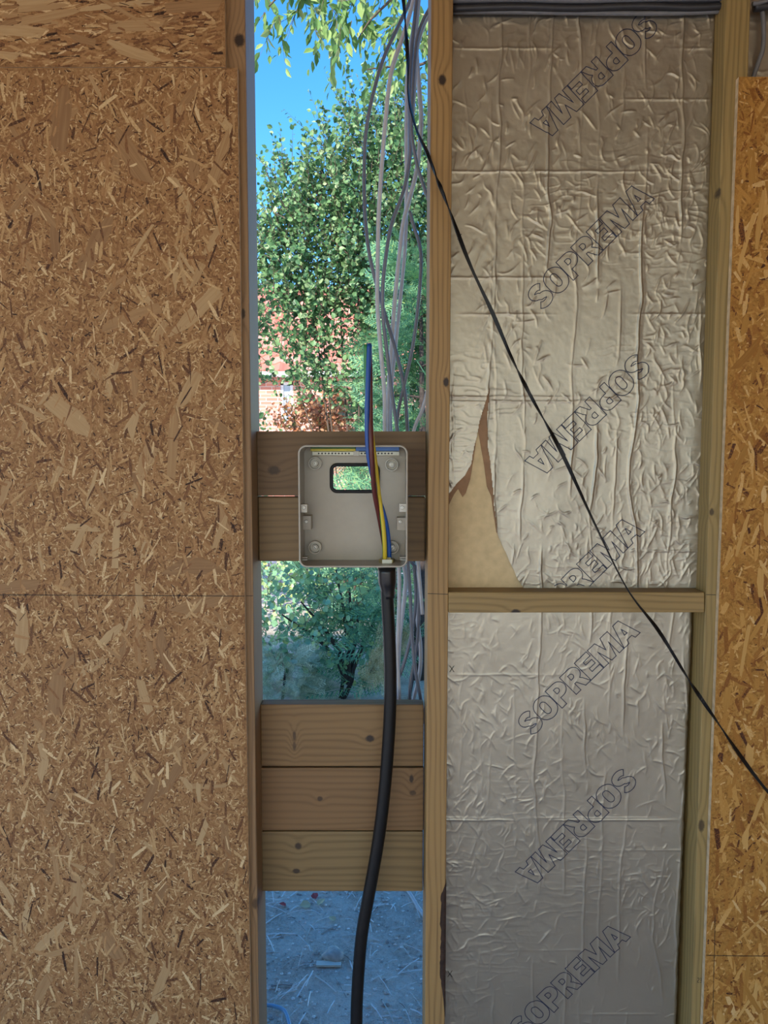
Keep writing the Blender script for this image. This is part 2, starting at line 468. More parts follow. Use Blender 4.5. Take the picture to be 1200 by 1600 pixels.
# exterior sheathing behind the frame, added to stop outside light leaking in
xl = P(L_edge(800) - 42, 800, 0).x + .004; xr = P(R_far(800), 800, 0).x - .004
struct(box('wall_front_left', -RX, xl - .005, D + .001, D + .02, -.05, 2.56, M['sheathing']), 'added outer sheathing that blocks outside light')
struct(box('wall_front_right', xr + .01, RX, D + .001, D + .02, -.05, 2.56, M['sheathing']), 'added outer sheathing that blocks outside light')

# ------------------------------------------------------------------ OSB sheets
def strand_template(kind):
    r = random.Random(kind)
    j = lambda s: r.uniform(-s, s)
    return np.array([(-.5, -.32 + j(.2)), (-.42 + j(.06), .42 + j(.1)), (0 + j(.1), .5 + j(.06)), (.45, .4 + j(.15)), (.5, -.3 + j(.2)), (.05 + j(.2), -.5 + j(.05))])
TEMPL = [strand_template(k) for k in range(8)]
def clip_ok(x, z, hx, hz, x0, x1f, z0, z1):
    return (x - hx > x0) & (x + hx < x1f(z)) & (z - hz > z0) & (z + hz < z1)
def chips(n, lrange, arange, angle_fn, x0, x1f, z0, z1, y0, y1):
    L = rng.uniform(lrange[0], lrange[1], n); A = rng.uniform(arange[0], arange[1], n)
    th = angle_fn(n); x1m = max(x1f(z0), x1f(z1))
    x = rng.uniform(x0, x1m, n); z = rng.uniform(z0, z1, n)
    hx = (np.abs(np.cos(th)) * L + np.abs(np.sin(th)) * A) / 2; hz = (np.abs(np.sin(th)) * L + np.abs(np.cos(th)) * A) / 2
    k = clip_ok(x, z, hx, hz, x0, x1f, z0, z1)
    L, A, th, x, z = L[k], A[k], th[k], x[k], z[k]; n = len(x)
    yy = rng.uniform(y0, y1, n); tid = rng.integers(0, 8, n)
    T = np.array(TEMPL)[tid]                                   # n,6,2
    u = T[:, :, 0] * L[:, None]; w = T[:, :, 1] * A[:, None]
    c, s = np.cos(th)[:, None], np.sin(th)[:, None]
    tilt = rng.uniform(-1, 1, (n, 1)) * .06; tilt2 = rng.uniform(-1, 1, (n, 1)) * .004
    Y = yy[:, None] + np.clip(w * tilt, -.00025, .00025) + np.clip(u * tilt2, -.0002, .0002)
    V = np.stack([x[:, None] + u * c - w * s, Y, z[:, None] + u * s + w * c], 2)
    return V.reshape(-1, 3), n
def stuff_chips(name, sets, mat, parent):
    V = np.concatenate([s[0] for s in sets]); n = len(V) // 6
    F_ = (np.arange(n)[:, None] * 6 + np.array([0, 1, 2, 3, 4, 5])[None]).tolist()
    # faces look at the room (-Y)
    me_o = make(name, V, F_, mat, parent)
    me_o['kind'] = 'stuff'; return me_o
def strand_meshes(prefix, mat):
    out = []
    for k in range(10):
        r = random.Random(k + 50)
        L = r.uniform(.05, .10); A = r.uniform(.007, .021); n = 9
        sk0, sk1 = r.uniform(-.6, .6) * A, r.uniform(-.6, .6) * A; bow = r.uniform(-.12, .12) * A
        tp0, tp1 = r.uniform(.35, 1), r.uniform(.35, 1)
        def edge(sg):
            o_ = []
            for i in range(n):
                u = i / (n - 1); wv = A / 2 * r.uniform(.80, 1.06) * (tp0 + (1 - tp0) * min(1, u * 4)) * (tp1 + (1 - tp1) * min(1, (1 - u) * 4))
                o_.append((-L / 2 + L * u + sg * (sk0 * (1 - u) + sk1 * u), sg * wv + bow * math.sin(u * 3.1)))
            return o_
        top = edge(1); bot = edge(-1)
        v = [(x, 0, z) for x, z in top] + [(x, 0, z) for x, z in bot]
        v += [(x, .0004, z) for x, _, z in v]
        f = [(i + n, i + n + 1, i + 1, i) for i in range(n - 1)]
        ring = list(range(n)) + list(range(2 * n - 1, n - 1, -1))
        f += [(ring[i], ring[(i + 1) % len(ring)], ring[(i + 1) % len(ring)] + 2 * n, ring[i] + 2 * n) for i in range(len(ring))]
        me = bpy.data.meshes.new(prefix); me.from_pydata(v, [], f); me.materials.append(mat); me.update()
        out.append((me, L, A))
    return out
def place_strands(meshes, n, angle_fn, x0, x1f, z0, z1, yf, parent, scale=(.8, 1.2)):
    k = 0; tries = 0; pl = world_loc(parent)
    while k < n and tries < n * 20:
        tries += 1
        me, L, A = meshes[int(rng.integers(0, len(meshes)))]; s = rng.uniform(*scale)
        th = float(angle_fn(1)[0]); x = rng.uniform(x0, x1f(z0) + .05); z = rng.uniform(z0, z1)
        hx = (abs(math.cos(th)) * L + abs(math.sin(th)) * A) * s / 2; hz = (abs(math.sin(th)) * L + abs(math.cos(th)) * A) * s / 2
        if not clip_ok(x, z, hx, hz, x0, x1f, z0, z1): continue
        o = bpy.data.objects.new('strand', me); COL.objects.link(o); o.parent = parent
        o.location = (x - pl.x, yf - rng.uniform(.0003, .0005) - pl.y, z - pl.z)
        o.rotation_euler = (0, -th, 0); o.scale = (s, 1, s); k += 1
YO = -0.012
def xline(fn, Y):
    a = P(fn(0), 0, Y); b = P(fn(1600), 1600, Y)
    return lambda z: a.x + (b.x - a.x) * (z - a.z) / (b.z - a.z)
zz = lambda py, Y=YO: P(600, py, Y).z
OL = lin(371, 107, 390.5, 1500)
OLx = xline(OL, YO); ORx = xline(lin(1159, 0, 1098, 1600), YO)
def sheet(name, label, poly, mat, edge_mat, group=None):
    """poly: world (x,z) corners"""
    pts = [Vector((x, 0, z)) for x, z in poly]
    loc = (sum(p.x for p in pts) / 4, YO / 2, min(p.z for p in pts))
    t = thing(name, loc, label, 'board', group)
    v, f = prism_vf(pts, YO, -.0004)
    o = make('core_board', v, f, None, t, mats=[mat, edge_mat], fmat=[0, 0] + [1] * len(pts))
    return t
any_angle = lambda n: rng.uniform(0, math.pi, n)
vert_angle = lambda n: rng.normal(math.pi / 2, .62, n)
horiz_angle = lambda n: rng.normal(0, .30, n)
diag_angle = lambda n: rng.normal(math.pi / 2, .55, n)
# big brown sheet
zt = zz(106); VX = -1.25
s1 = sheet('particle_sheet', 'large brown strand board sheet left of the open gap', [(-RX + .01, zt), (OLx(zt), zt), (OLx(.02), .02), (-RX + .01, .02)], M['osb_l'], M['osb_edge'])
stuff_chips('fine_strands', [chips(85000, (.004, .014), (.0009, .0032), any_angle, VX, OLx, .25, zt, YO - .0004, YO - .0001),
                             chips(5200, (.016, .048), (.0016, .007), vert_angle, VX, OLx, .25, zt, YO - .0006, YO - .0003)], M['chip_l'], s1)
place_strands(strand_meshes('strand', M['big_l']), 272, vert_angle, VX, OLx, .25, zt, YO, s1, (.45, 1.05))
bm_l = strand_meshes('strand', M['big_l'])
for (sx_, sy_, an, ln_, wd_) in ((310, 487, 45, 92, 22), (205, 497, 20, 95, 18), (95, 185, 82, 92, 28), (205, 250, -55, 80, 30), (110, 650, -40, 82, 30), (297, 610, 62, 60, 20), (270, 690, 86, 112, 15),
        (303, 886, 0, 80, 27), (322, 943, 18, 92, 22), (173, 993, 42, 50, 14), (25, 918, 8, 72, 18), (33, 985, 86, 72, 24), (88, 1082, 84, 72, 28), (255, 1020, -75, 60, 18), (80, 1465, 46, 66, 16), (68, 1545, 62, 50, 18),
        (178, 1480, -62, 60, 24), (255, 1530, 70, 70, 16), (118, 1400, 84, 60, 22), (270, 1215, 60, 64, 16), (320, 1228, 0, 70, 9), (345, 250, 70, 80, 16), (150, 380, 60, 90, 24), (60, 320, -50, 80, 14)):
    me, L, A = bm_l[(sx_ + sy_) % 10]; q = P(sx_, sy_, YO); pw = px_size(YO); o = bpy.data.objects.new('strand', me); COL.objects.link(o); o.parent = s1
    o.location = Vector((q.x, YO - .00042, q.z)) - world_loc(s1); o.rotation_euler = (0, -math.radians(an), 0); o.scale = (ln_ * pw / L, 1, wd_ * pw / A)
strokes('pencil_line', [[(-20, 929.5), (200, 930.5), (OL(931) - .5, 931.5)]], YO - .0018, .0011, M['dark'], s1)
# narrow sheet above it
zt2 = zz(105)
xe = P(351, 50, YO).x
s2 = sheet('particle_sheet', 'brown strand board strip with flat lying strands under the ceiling', [(-RX + .01, 2.515), (xe, 2.515), (xe + .001, zt2), (-RX + .01, zt2)], M['osb_l'], M['osb_edge'])
stuff_chips('fine_strands', [chips(5200, (.010, .035), (.0015, .006), horiz_angle, VX, lambda z: xe, zt2, 2.51, YO - .0004, YO - .0001)], M['chip_l'], s2)
place_strands(strand_meshes('strand', M['big_l']), 100, horiz_angle, VX, lambda z: xe, zt2, 2.51, YO, s2, (.8, 1.5))
# orange sheet on the right
zt3 = zz(120)
s3 = sheet('strand_board', 'bright orange strand board sheet right of the insulation', [(ORx(zt3), zt3), (RX - .01, zt3), (RX - .01, .02), (ORx(.02), .02)], M['osb_r'], M['osb_edge'])
def right_chips(n, lr, ar, ang, y0, y1):
    V, k = chips(n, lr, ar, ang, -1.5, lambda z: -ORx(z), .25, zt3, y0, y1)   # mirrored so that the clipped edge is the left one
    V = V.reshape(-1, 6, 3)[:, ::-1, :].reshape(-1, 3).copy(); V[:, 0] *= -1; return V, k
stuff_chips('fine_strands', [right_chips(21000, (.006, .022), (.0014, .005), any_angle, YO - .0004, YO - .0001),
                             right_chips(3500, (.02, .06), (.004, .011), diag_angle, YO - .0006, YO - .0003)], M['chip_r'], s3)
ms = strand_meshes('strand', M['big_r'])
pl3 = world_loc(s3); k = 0
while k < 300:
    me, L, A = ms[int(rng.integers(0, 10))]; s = rng.uniform(.6, 1.15); th = float(diag_angle(1)[0])
    x = rng.uniform(.58, 1.46); z = rng.uniform(.28, zt3)
    hx = (abs(math.cos(th)) * L + abs(math.sin(th)) * A) * s / 2; hz = (abs(math.sin(th)) * L + abs(math.cos(th)) * A) * s / 2
    if x - hx < ORx(z) + .004 or z + hz > zt3 or x + hx > 1.48: continue
    o = bpy.data.objects.new('strand', me); COL.objects.link(o); o.parent = s3
    o.location = (x - pl3.x, YO - rng.uniform(.0006, .0012) - pl3.y, z - pl3.z); o.rotation_euler = (0, -th, 0); o.scale = (s, 1, s); k += 1
strokes('pencil_line', [[(1117.5, 1430), (1116, 1500), (1113, 1620)], [(1103.5, 1493), (1160, 1494), (1215, 1494)]], YO - .0018, .0010, M['dark'], s3)

# ------------------------------------------------------------------ insulation
YI = 0.045
ridge_px = [(716, .3), (757, .55), (775, .7), (812, .55), (848, .9), (893, 1.0), (925, 1.1), (960, .5), (990, 1.0), (1052, .9), (1085, .7)]
class Foil:
    """height field of a crinkled facing: long vertical folds plus many short branching creases"""
    def __init__(s, x0, x1, z0, z1, amp, sd, n_crease, step=.0015):
        s.x0, s.z0, s.step = x0, z0, step
        s.nx = int((x1 - x0) / step) + 2; s.nz = int((z1 - z0) / step) + 2
        xs = x0 + np.arange(s.nx) * step; zs = z0 + np.arange(s.nz) * step
        X, Z = np.meshgrid(xs, zs); r = np.random.default_rng(100 + sd)
        h = np.zeros_like(X)
        for i, (px, a) in enumerate(ridge_px):
            xc = (px - 600) * 1.283e-3 + .020 * (fbm(Z * 4.5 + i * 7.3, Z * 0 + i, 41 + sd, 4) - .45) * 2
            on = np.clip((vnoise(Z * 7 + i * 3.1, Z * 0 + i, 51 + sd) - .3) * 2.4, 0, 1)
            d = X - xc; h = np.maximum(h, 1.25 * a * on * (np.exp(-np.abs(d / .0019) ** 1.4) + .25 * np.exp(-((d - .005) / .004) ** 2)) * .0022)
        for k in range(n_crease):
            L = r.uniform(.012, .060); th = r.normal(math.pi / 2, .50) if r.random() < .72 else r.uniform(0, math.pi)
            cx = r.uniform(x0, x1); cz = r.uniform(z0, z1)
            dens = fbm(np.array([cx * 7 + 3]), np.array([cz * 4 + 1]), 77 + sd)[0]
            if dens < r.uniform(.22, .55): continue
            a = r.uniform(.35, 1.15) * .0015; w = r.uniform(.0011, .0019); cur = r.normal(0, 9); wob = r.uniform(0, .003); wf = r.uniform(60, 200); ph = r.uniform(0, 6)
            c, sn = math.cos(th), math.sin(th); R = L / 2 + .008
            i0 = max(0, int((cx - R - x0) / step)); i1 = min(s.nx, int((cx + R - x0) / step) + 1)
            j0 = max(0, int((cz - R - z0) / step)); j1 = min(s.nz, int((cz + R - z0) / step) + 1)
            if i1 <= i0 or j1 <= j0: continue
            dx = X[j0:j1, i0:i1] - cx; dz = Z[j0:j1, i0:i1] - cz
            u = dx * c + dz * sn; v = -dx * sn + dz * c - cur * u * u - wob * np.sin(u * wf + ph)
            env = np.clip(1 - np.abs(u) / (L / 2), 0, 1) ** .6
            hh = a * env * (np.exp(-np.abs(v / w) ** 1.3) + .22 * np.exp(-((v + .004) / .0035) ** 2))
            h[j0:j1, i0:i1] = np.maximum(h[j0:j1, i0:i1], hh) + .25 * np.minimum(h[j0:j1, i0:i1], hh)
        wx = X + .010 * (fbm(X * 16 + 9, Z * 9 + 3, 21 + sd) - .45) * 2; wz = Z + .012 * (fbm(X * 14 + 4, Z * 12 + 8, 31 + sd) - .45) * 2
        r3 = 1 - np.abs(2 * vnoise(wx * 34, wz * 105, 95 + sd) - 1); r3 = np.clip((r3 - .7) / .3, 0, 1)
        h += r3 * .00055 * np.clip(fbm(X * 6 + 3, Z * 5, 97 + sd) * 2.6 - .8, 0, 1)
        zc = Z * 60 + np.abs((X - .205) * 130)
        h += .0004 * np.clip(np.sin(zc * 2.2) * 1.2, -.3, 1) * np.exp(-((X - .205) / .020) ** 2) * np.clip(fbm(X * 3, Z * 5, 13 + sd) * 3 - .7, 0, 1)
        for q in r.uniform(z0, z1, 9):                              # straight horizontal creases from rolling
            ex = np.clip((fbm(X * 5 + q * 40, X * 0 + q, 17 + sd) - .42) * 6, 0, 1)
            h += .0008 * ex * np.exp(-np.abs((Z - q - .002 * vnoise(X * 30, X * 0, 3)) / .0016) ** 1.4)
        h += .0004 * (fbm(wx * 130, wz * 100, 99 + sd, 2) - .4)
        s.h = h * amp
    def __call__(s, x, z):
        x = np.asarray(x, float); z = np.asarray(z, float)
        fx = np.clip((x - s.x0) / s.step, 0, s.nx - 1.001); fz = np.clip((z - s.z0) / s.step, 0, s.nz - 1.001)
        i = fx.astype(int); j = fz.astype(int); u = fx - i; w = fz - j; h = s.h
        return (h[j, i] * (1 - u) + h[j, i + 1] * u) * (1 - w) + (h[j + 1, i] * (1 - u) + h[j + 1, i + 1] * u) * w
def pts_in(poly, X, Z):
    ins = np.zeros(X.shape, bool); n = len(poly)
    for i in range(n):
        x1, z1 = poly[i]; x2, z2 = poly[(i + 1) % n]
        c = ((z1 > Z) != (z2 > Z)) & (X < (x2 - x1) * (Z - z1) / (z2 - z1 + 1e-12) + x1); ins ^= c
    return ins
def foil_panel(t, xf0, xf1, z0, z1, fo, sd, step=.0015, hole=None):
    nz = int((z1 - z0) / step); nxn = int((xf1((z0 + z1) / 2) - xf0((z0 + z1) / 2)) / step)
    zs = np.linspace(z0, z1, nz); u = np.linspace(0, 1, nxn)
    x0 = np.array([xf0(z) for z in zs]); x1 = np.array([xf1(z) for z in zs])
    x1 = x1 + .0016 * (fbm(zs * 55, zs * 0, 5 + sd) - .5) * 2
    X = x0[:, None] + (x1 - x0)[:, None] * u[None]; Z = np.repeat(zs[:, None], nxn, 1)
    edge = np.clip((1 - u[None]) * (x1 - x0)[:, None] / .006, 0, 1)
    Y = YI - fo(X, Z) * (.3 + .7 * edge) + (1 - edge) ** 2 * .004
    idx = np.arange(nz * nxn).reshape(nz, nxn)
    q = np.stack([idx[:-1, :-1], idx[:-1, 1:], idx[1:, 1:], idx[1:, :-1]], 2).reshape(-1, 4)
    if hole:
        cx = (X[:-1, :-1] + X[1:, 1:]) / 2; cz = (Z[:-1, :-1] + Z[1:, 1:]) / 2
        cxn = cx + .004 * (fbm(cz * 60, cx * 20, 3) - .45)
        q = q[~pts_in(hole, cxn, cz).ravel()]
    V = np.stack([X.ravel(), Y.ravel(), Z.ravel()], 1)
    return make('foil_facing', V, q.tolist(), M['foil'], t, smooth=True)
# --- letter outlines (unit cap height)
def arc(cx, cy, rx, ry, a0, a1, n=10):
    return [(cx + rx * math.cos(math.radians(a0 + (a1 - a0) * i / n)), cy + ry * math.sin(math.radians(a0 + (a1 - a0) * i / n))) for i in range(n + 1)]
def glyphs():
    G = {}
    cl = arc(.40, .70, .255, .165, 25, 270, 14)[:-1] + arc(.40, .30, .27, .17, 90, -155, 14)
    V2 = [Vector(p) for p in cl]; l = []; r = []
    for i, p in enumerate(V2):
        t = (V2[min(i + 1, len(V2) - 1)] - V2[max(i - 1, 0)]).normalized(); n = Vector((-t.y, t.x))
        l.append(tuple(p + n * .13)); r.append(tuple(p - n * .13))
    G['S'] = (.80, [l + r[::-1]])
    G['O'] = (.90, [arc(.45, .62, .45, .40, 0, 180, 12) + arc(.45, .38, .45, .40, 180, 360, 12), arc(.45, .62, .15, .17, 0, 180, 8) + arc(.45, .38, .15, .17, 180, 360, 8)])
    pc = [(.27, .58), (.38, .58)] + arc(.38, .69, .10, .11, -90, 90, 6) + [(.27, .80)]
    G['P'] = (.78, [[(0, 0), (.27, 0), (.27, .36), (.44, .36)] + arc(.44, .68, .34, .32, -90, 90, 12) + [(0, 1)], pc])
    G['R'] = (.84, [[(0, 0), (.27, 0), (.27, .38), (.36, .38), (.50, .10), (.55, 0), (.84, 0), (.68, .32), (.60, .42)] + arc(.47, .70, .33, .30, -55, 90, 10) + [(0, 1)], pc])
    G['E'] = (.72, [[(0, 0), (.71, 0), (.71, .23), (.28, .23), (.28, .40), (.62, .40), (.62, .61), (.28, .61), (.28, .77), (.68, .77), (.68, 1), (0, 1)]])
    G['M'] = (1.13, [[(0, 0), (.26, 0), (.26, .66), (.44, 0), (.69, 0), (.87, .66), (.87, 0), (1.13, 0), (1.13, 1), (.72, 1), (.565, .48), (.41, 1), (0, 1)]])
    G['A'] = (.91, [[(0, 0), (.27, 0), (.32, .17), (.59, .17), (.64, 0), (.91, 0), (.61, 1), (.30, 1)], [(.38, .38), (.53, .38), (.455, .66)]])
    return G
GL = glyphs()
PITCHES = {'S': .83, 'O': .92, 'P': .82, 'R': .855, 'E': .745, 'M': 1.145, 'A': .905}
def word(t, start, end, fo, bounds):
    a = P(*start, YI); b = P(*end, YI); A = Vector((a.x, a.z)); B = Vector((b.x, b.z))
    d = (B - A); L = d.length; d.normalize(); up = Vector((-d.y, d.x)); H = L / 6.22
    mb = MB(); cur = 0
    for ch in 'SOPREMA':
        for loop in GL[ch][1]:
            dense = []
            for i in range(len(loop)):
                p, q = loop[i], loop[(i + 1) % len(loop)]
                n = max(1, int(math.dist(p, q) / .05))
                dense += [(p[0] + (q[0] - p[0]) * k / n, p[1] + (q[1] - p[1]) * k / n) for k in range(n)]
            pts = [A + d * ((cur + x) * H) + up * (y * H) for x, y in dense]
            v, f = ribbon_vf(pts, .0016, lambda x, z: 0.0, True)
            va = np.array(v); va[:, 1] = YI - fo(va[:, 0], va[:, 2]) - .0006
            keep = [q for q in f if all(bounds[0] < va[i, 2] < bounds[1] for i in q)]
            mb.add(va.tolist(), keep)
        cur += PITCHES[ch]
    o = mb.build('printed_word', M['ink'], t)
    o['label'] = 'outlined navy lettering reading SOPREMA'
def cross(t, px, py, fo, s=5):
    mb = MB()
    for dx in (-1, 1):
        a = P(px - s * .7 * dx, py - s, YI); b = P(px + s * .7 * dx, py + s, YI)
        v, f = ribbon_vf([Vector((a.x, a.z)).lerp(Vector((b.x, b.z)), i / 6) for i in range(7)], .0013, lambda x, z: 0)
        va = np.array(v); va[:, 1] = YI - fo(va[:, 0], va[:, 2]) - .0007; mb.add(va.tolist(), f)
    mb.build('pen_cross', M['dark'], t)
FX0 = lambda z: xline(R_far, 0)(z) + .0015
U_r = xline(lin(1119, 20, 1093.5, 918), YI); Lw_r = xline(lin(1083, 960, 1057, 1600), YI)
zu0, zu1 = P(600, 918.5, YI).z, 2.515
zl0, zl1 = .02, P(600, 955, YI).z
FU = Foil(.10, .70, zu0, zu1, 1.35, 0, 2000); FL = Foil(.08, .66, zl0, zl1, .75, 7, 1700); FR = Foil(.68, 1.52, zt3 - .26, 2.52, .8, 13, 400, .002)
# upper
ti = thing('insulation_panel', (.4, YI + .025, zu0), 'upper crinkled foil insulation panel with a torn corner showing tan foam', 'insulation', 'foil faced insulation')
def core(t, xf0, xf1, z0, z1, Yf):
    pts = [Vector((xf0(z1), 0, z1)), Vector((xf1(z1) - .001, 0, z1)), Vector((xf1(z0) - .001, 0, z0)), Vector((xf0(z0), 0, z0))]
    v, f = prism_vf(pts, Yf, D - .001); return make('foam_core', v, f, M['foam'], t)
tear_px = [(690, 778), (702, 771), (712, 758), (727, 742), (735, 728), (741, 700), (748, 665), (757, 632), (766, 603), (762, 640), (761, 665), (763, 700), (769, 745),
           (772, 790), (776, 830), (785, 852), (797, 880), (808, 903), (822, 925), (690, 925)]
tear = [(P(x, y, YI).x, P(x, y, YI).z) for x, y in tear_px]
core(ti, FX0, U_r, zu0, zu1, YI + .0045)
foil_panel(ti, FX0, U_r, zu0, zu1, FU, 0, hole=tear)
kr = [(690, 795), (702, 788), (710, 772), (716, 764), (723, 777), (728, 770), (735, 748), (740, 718), (744, 690), (747, 672), (752, 700), (757, 728), (761, 760), (768, 776), (771, 800), (776, 832),
      (792, 852), (792, 800), (786, 740), (780, 690), (776, 640), (775, 590), (750, 590), (735, 650), (722, 720), (706, 745), (690, 756)]
v, f = prism_vf([P(x, y, YI) for x, y in kr], YI + .0022, YI + .0044)
make('torn_paper', v, f, M['kraft'], ti)['label'] = 'brown paper layer bared by the tear'
bu = (zu0 + .003, 3)
word(ti, (1005, 15), (828, 192), FU, bu); word(ti, (846.8, 487.6), (1022, 311), FU, bu)
word(ti, (993, 549), (820, 720), FU, bu); word(ti, (832, 1003), (1007, 831), FU, bu)
cross(ti, 718, 370, FU, 4.5)
# lower
tl = thing('insulation_panel', (.37, YI + .025, zl0), 'lower bluish foil insulation panel below the short horizontal timber', 'insulation', 'foil faced insulation')
core(tl, FX0, Lw_r, zl0, zl1, YI + .0045)
foil_panel(tl, FX0, Lw_r, zl0, zl1, FL, 7)
bl = (0, zl1 - .002)
word(tl, (831, 1152), (1000, 988.6), FL, bl); word(tl, (972, 1197), (805, 1362), FL, bl); word(tl, (819, 1627), (985, 1464), FL, bl)
cross(tl, 706, 1045, FL); cross(tl, 703, 1521, FL)
# third panel right of the far stud, above the orange sheet
S_far = xline(lambda y: S_near(y) + 38, 0)
tr = thing('insulation_panel', (.95, YI + .025, zt3 - .25), 'foil insulation panel above the orange strand board', 'insulation', 'foil faced insulation')
core(tr, lambda z: S_far(z) + .002, lambda z: 1.5, zt3 - .25, 2.515, YI + .0045)
foil_panel(tr, lambda z: S_far(z) + .002, lambda z: 1.5, zt3 - .25, 2.515, FR, 13, .0022)

# ------------------------------------------------------------------ conduits under the ceiling
def hpath(pts, Y): return catmull([P(x, y, Y) for x, y in pts], 8)
x_end = 1136
cond = [('conduit', [(705, 14), (800, 11), (900, 13), (1000, 10), (1080, 12), (1142, 9)], .026, .0062, 'pipe_d', 'thick black conduit along the top of the upper insulation'),
        ('conduit', [(705, 19), (780, 18.5), (880, 20), (980, 21), (1060, 20.5), (1142, 17)], .033, .0042, 'pipe_g', 'grey conduit hanging lowest above the upper insulation'),
        ('conduit', [(705, 6), (800, 4), (900, 6), (1000, 4), (1080, 3), (1142, 2)], .032, .0058, 'pipe_d', 'black conduit right under the ceiling above the insulation'),
        ('conduit', [(705, 0), (800, -2), (900, 0), (1000, -2), (1142, -4)], .022, .006, 'pipe_g', 'grey conduit pressed against the ceiling'),
        ('conduit', [(1178, 12), (1215, 9), (1260, 7), (1400, 9), (1600, 8)], .026, .008, 'pipe_d', 'black conduit above the orange board'),
        ('conduit', [(1176, 6), (1188, 4), (1215, -6), (1240, -20)], .018, .004, 'pipe_g', 'thin grey conduit rising to the ceiling beside the far right stud')]
for nm, pts, Y, r, mk, lb in cond:
    tag(tube(nm, hpath(pts, Y), r, M[mk]), lb, 'conduit', 'conduits under the ceiling')
tag(tube('conduit', hpath([(1190, 8), (1193, 40), (1192, 75), (1184, 100), (1176, 124)], .030), .0042, M['pipe_g']), 'grey conduit bending down behind the orange strand board', 'conduit', 'conduits under the ceiling')

# ------------------------------------------------------------------ boards across the opening
YB0, YB1 = .064, .098
def board(name, x0, x1, y0, y1, knots_px, light, dark, seed, label, hole=None, Y0=YB0, Y1=YB1):
    a = P(x0, y1, Y0); b = P(x1, y0, Y0); loc = Vector(((a.x + b.x) / 2, (Y0 + Y1) / 2, a.z))
    kn = [(P(kx, ky, Y0).z - loc.z, P(kx, ky, Y0).x - loc.x, ra, rl, dk) for kx, ky, ra, rl, dk in knots_px]
    t = thing(name, loc, label, 'board', 'boards nailed across the opening')
    mat = wood(name + '_wood', 'x', kn, light, dark, seed, 70, yf=-(Y1 - Y0) / 2)
    if hole:
        ho = [(p.x, p.z) for p in hole]; n = len(ho)
        cx = sum(p[0] for p in ho) / n; cz = sum(p[1] for p in ho) / n
        # outer ring points at the same angles on the rectangle
        ou = []
        for x, z in ho:
            dx, dz = x - cx, z - cz
            k = min(((b.x - cx) / dx if dx > 0 else (a.x - cx) / dx) if abs(dx) > 1e-9 else 9e9, ((b.z - cz) / dz if dz > 0 else (a.z - cz) / dz) if abs(dz) > 1e-9 else 9e9)
            ou.append([cx + dx * k, cz + dz * k])
        for c in ((a.x, a.z), (a.x, b.z), (b.x, a.z), (b.x, b.z)):
            j = min(range(n), key=lambda i: (ou[i][0] - c[0]) ** 2 + (ou[i][1] - c[1]) ** 2); ou[j] = list(c)
        v = [(x, Y, z) for Y in (Y0, Y1) for ring in (ou, ho) for x, z in ring]; f = []
        for i in range(n):
            j = (i + 1) % n
            f += [(i, j, n + j, n + i), (2 * n + j, 2 * n + i, 3 * n + i, 3 * n + j), (j, i, 2 * n + i, 2 * n + j), (n + i, n + j, 3 * n + j, 3 * n + i)]
        o = make('plank', v, f, mat, t)
    else:
        o = make('plank', *box_vf(a.x, b.x, Y0, Y1, a.z, b.z), mat, t); bevel(o, .0022)
    return t
def rrect(x0, x1, z0, z1, r, n=6):
    pts = []
    for cx, cz, a0 in ((x1 - r, z1 - r, 0), (x0 + r, z1 - r, 90), (x0 + r, z0 + r, 180), (x1 - r, z0 + r, 270)):
        pts += [Vector((cx + r * math.cos(math.radians(a0 + 90 * i / n)), 0, cz + r * math.sin(math.radians(a0 + 90 * i / n)))) for i in range(n + 1)]
    return pts
YBK = .052                                    # inside face of the box's back plate
h0 = P(519, 767, YBK); h1 = P(590, 727, YBK)
hole_board = rrect(h0.x - .002, h1.x + .002, h0.z - .002, h1.z + .002, .012)
BR = ((.27, .165, .075), (.155, .085, .033))
board('cross_board', 403, 665, 674, 774.5, [(428, 735, .010, .014, .75)], (.175, .10, .043), (.098, .052, .02), 2.2, 'upper wooden board behind the electrical box, with a cut-out', hole_board)  # boards behind the box: shade of the recess is put into the wood colour
board('cross_board', 404.5, 664.5, 776.5, 877, [], (.22, .135, .055), (.115, .067, .025), 5.2, 'lower wooden board behind the electrical box')
board('cross_board', 408, 662, 1101, 1197.5, [(460, 1150, .012, .004, .7), (460, 1166, .010, .004, .6), (578, 1154, .008, .010, 1.0)], (.245, .14, .053), (.14, .072, .025), 3.4, 'top plank of the three planks low in the opening')
board('cross_board', 408.5, 662, 1200, 1298, [(500, 1248, .006, .006, .8), (643, 1217, .010, .005, .9), (645, 1239, .006, .008, .7)], (.225, .122, .047), (.132, .066, .023), 6.9, 'middle plank of the three planks low in the opening')
board('cross_board', 409.5, 661, 1299.5, 1393, [(466, 1322, .008, .008, .9), (463, 1361, .006, .009, .9)], (.235, .15, .06), (.122, .074, .026), 8.6, 'bottom plank of the three planks low in the opening')

# ------------------------------------------------------------------ electrical box
YF = -.03
a = P(467, 887, YF); b = P(637.5, 695.5, YF)
eb = thing('electrical_box', ((a.x + b.x) / 2, .06, a.z), 'open grey plastic electrical box screwed to the wooden boards', 'electrical box')
ro = rrect(a.x, b.x, a.z, b.z, .016); wt = .0032
ri = rrect(a.x + wt, b.x - wt, a.z + wt, b.z - wt, .013)
hl = rrect(h0.x, h1.x, h0.z, h1.z, .010)
n = len(ro)
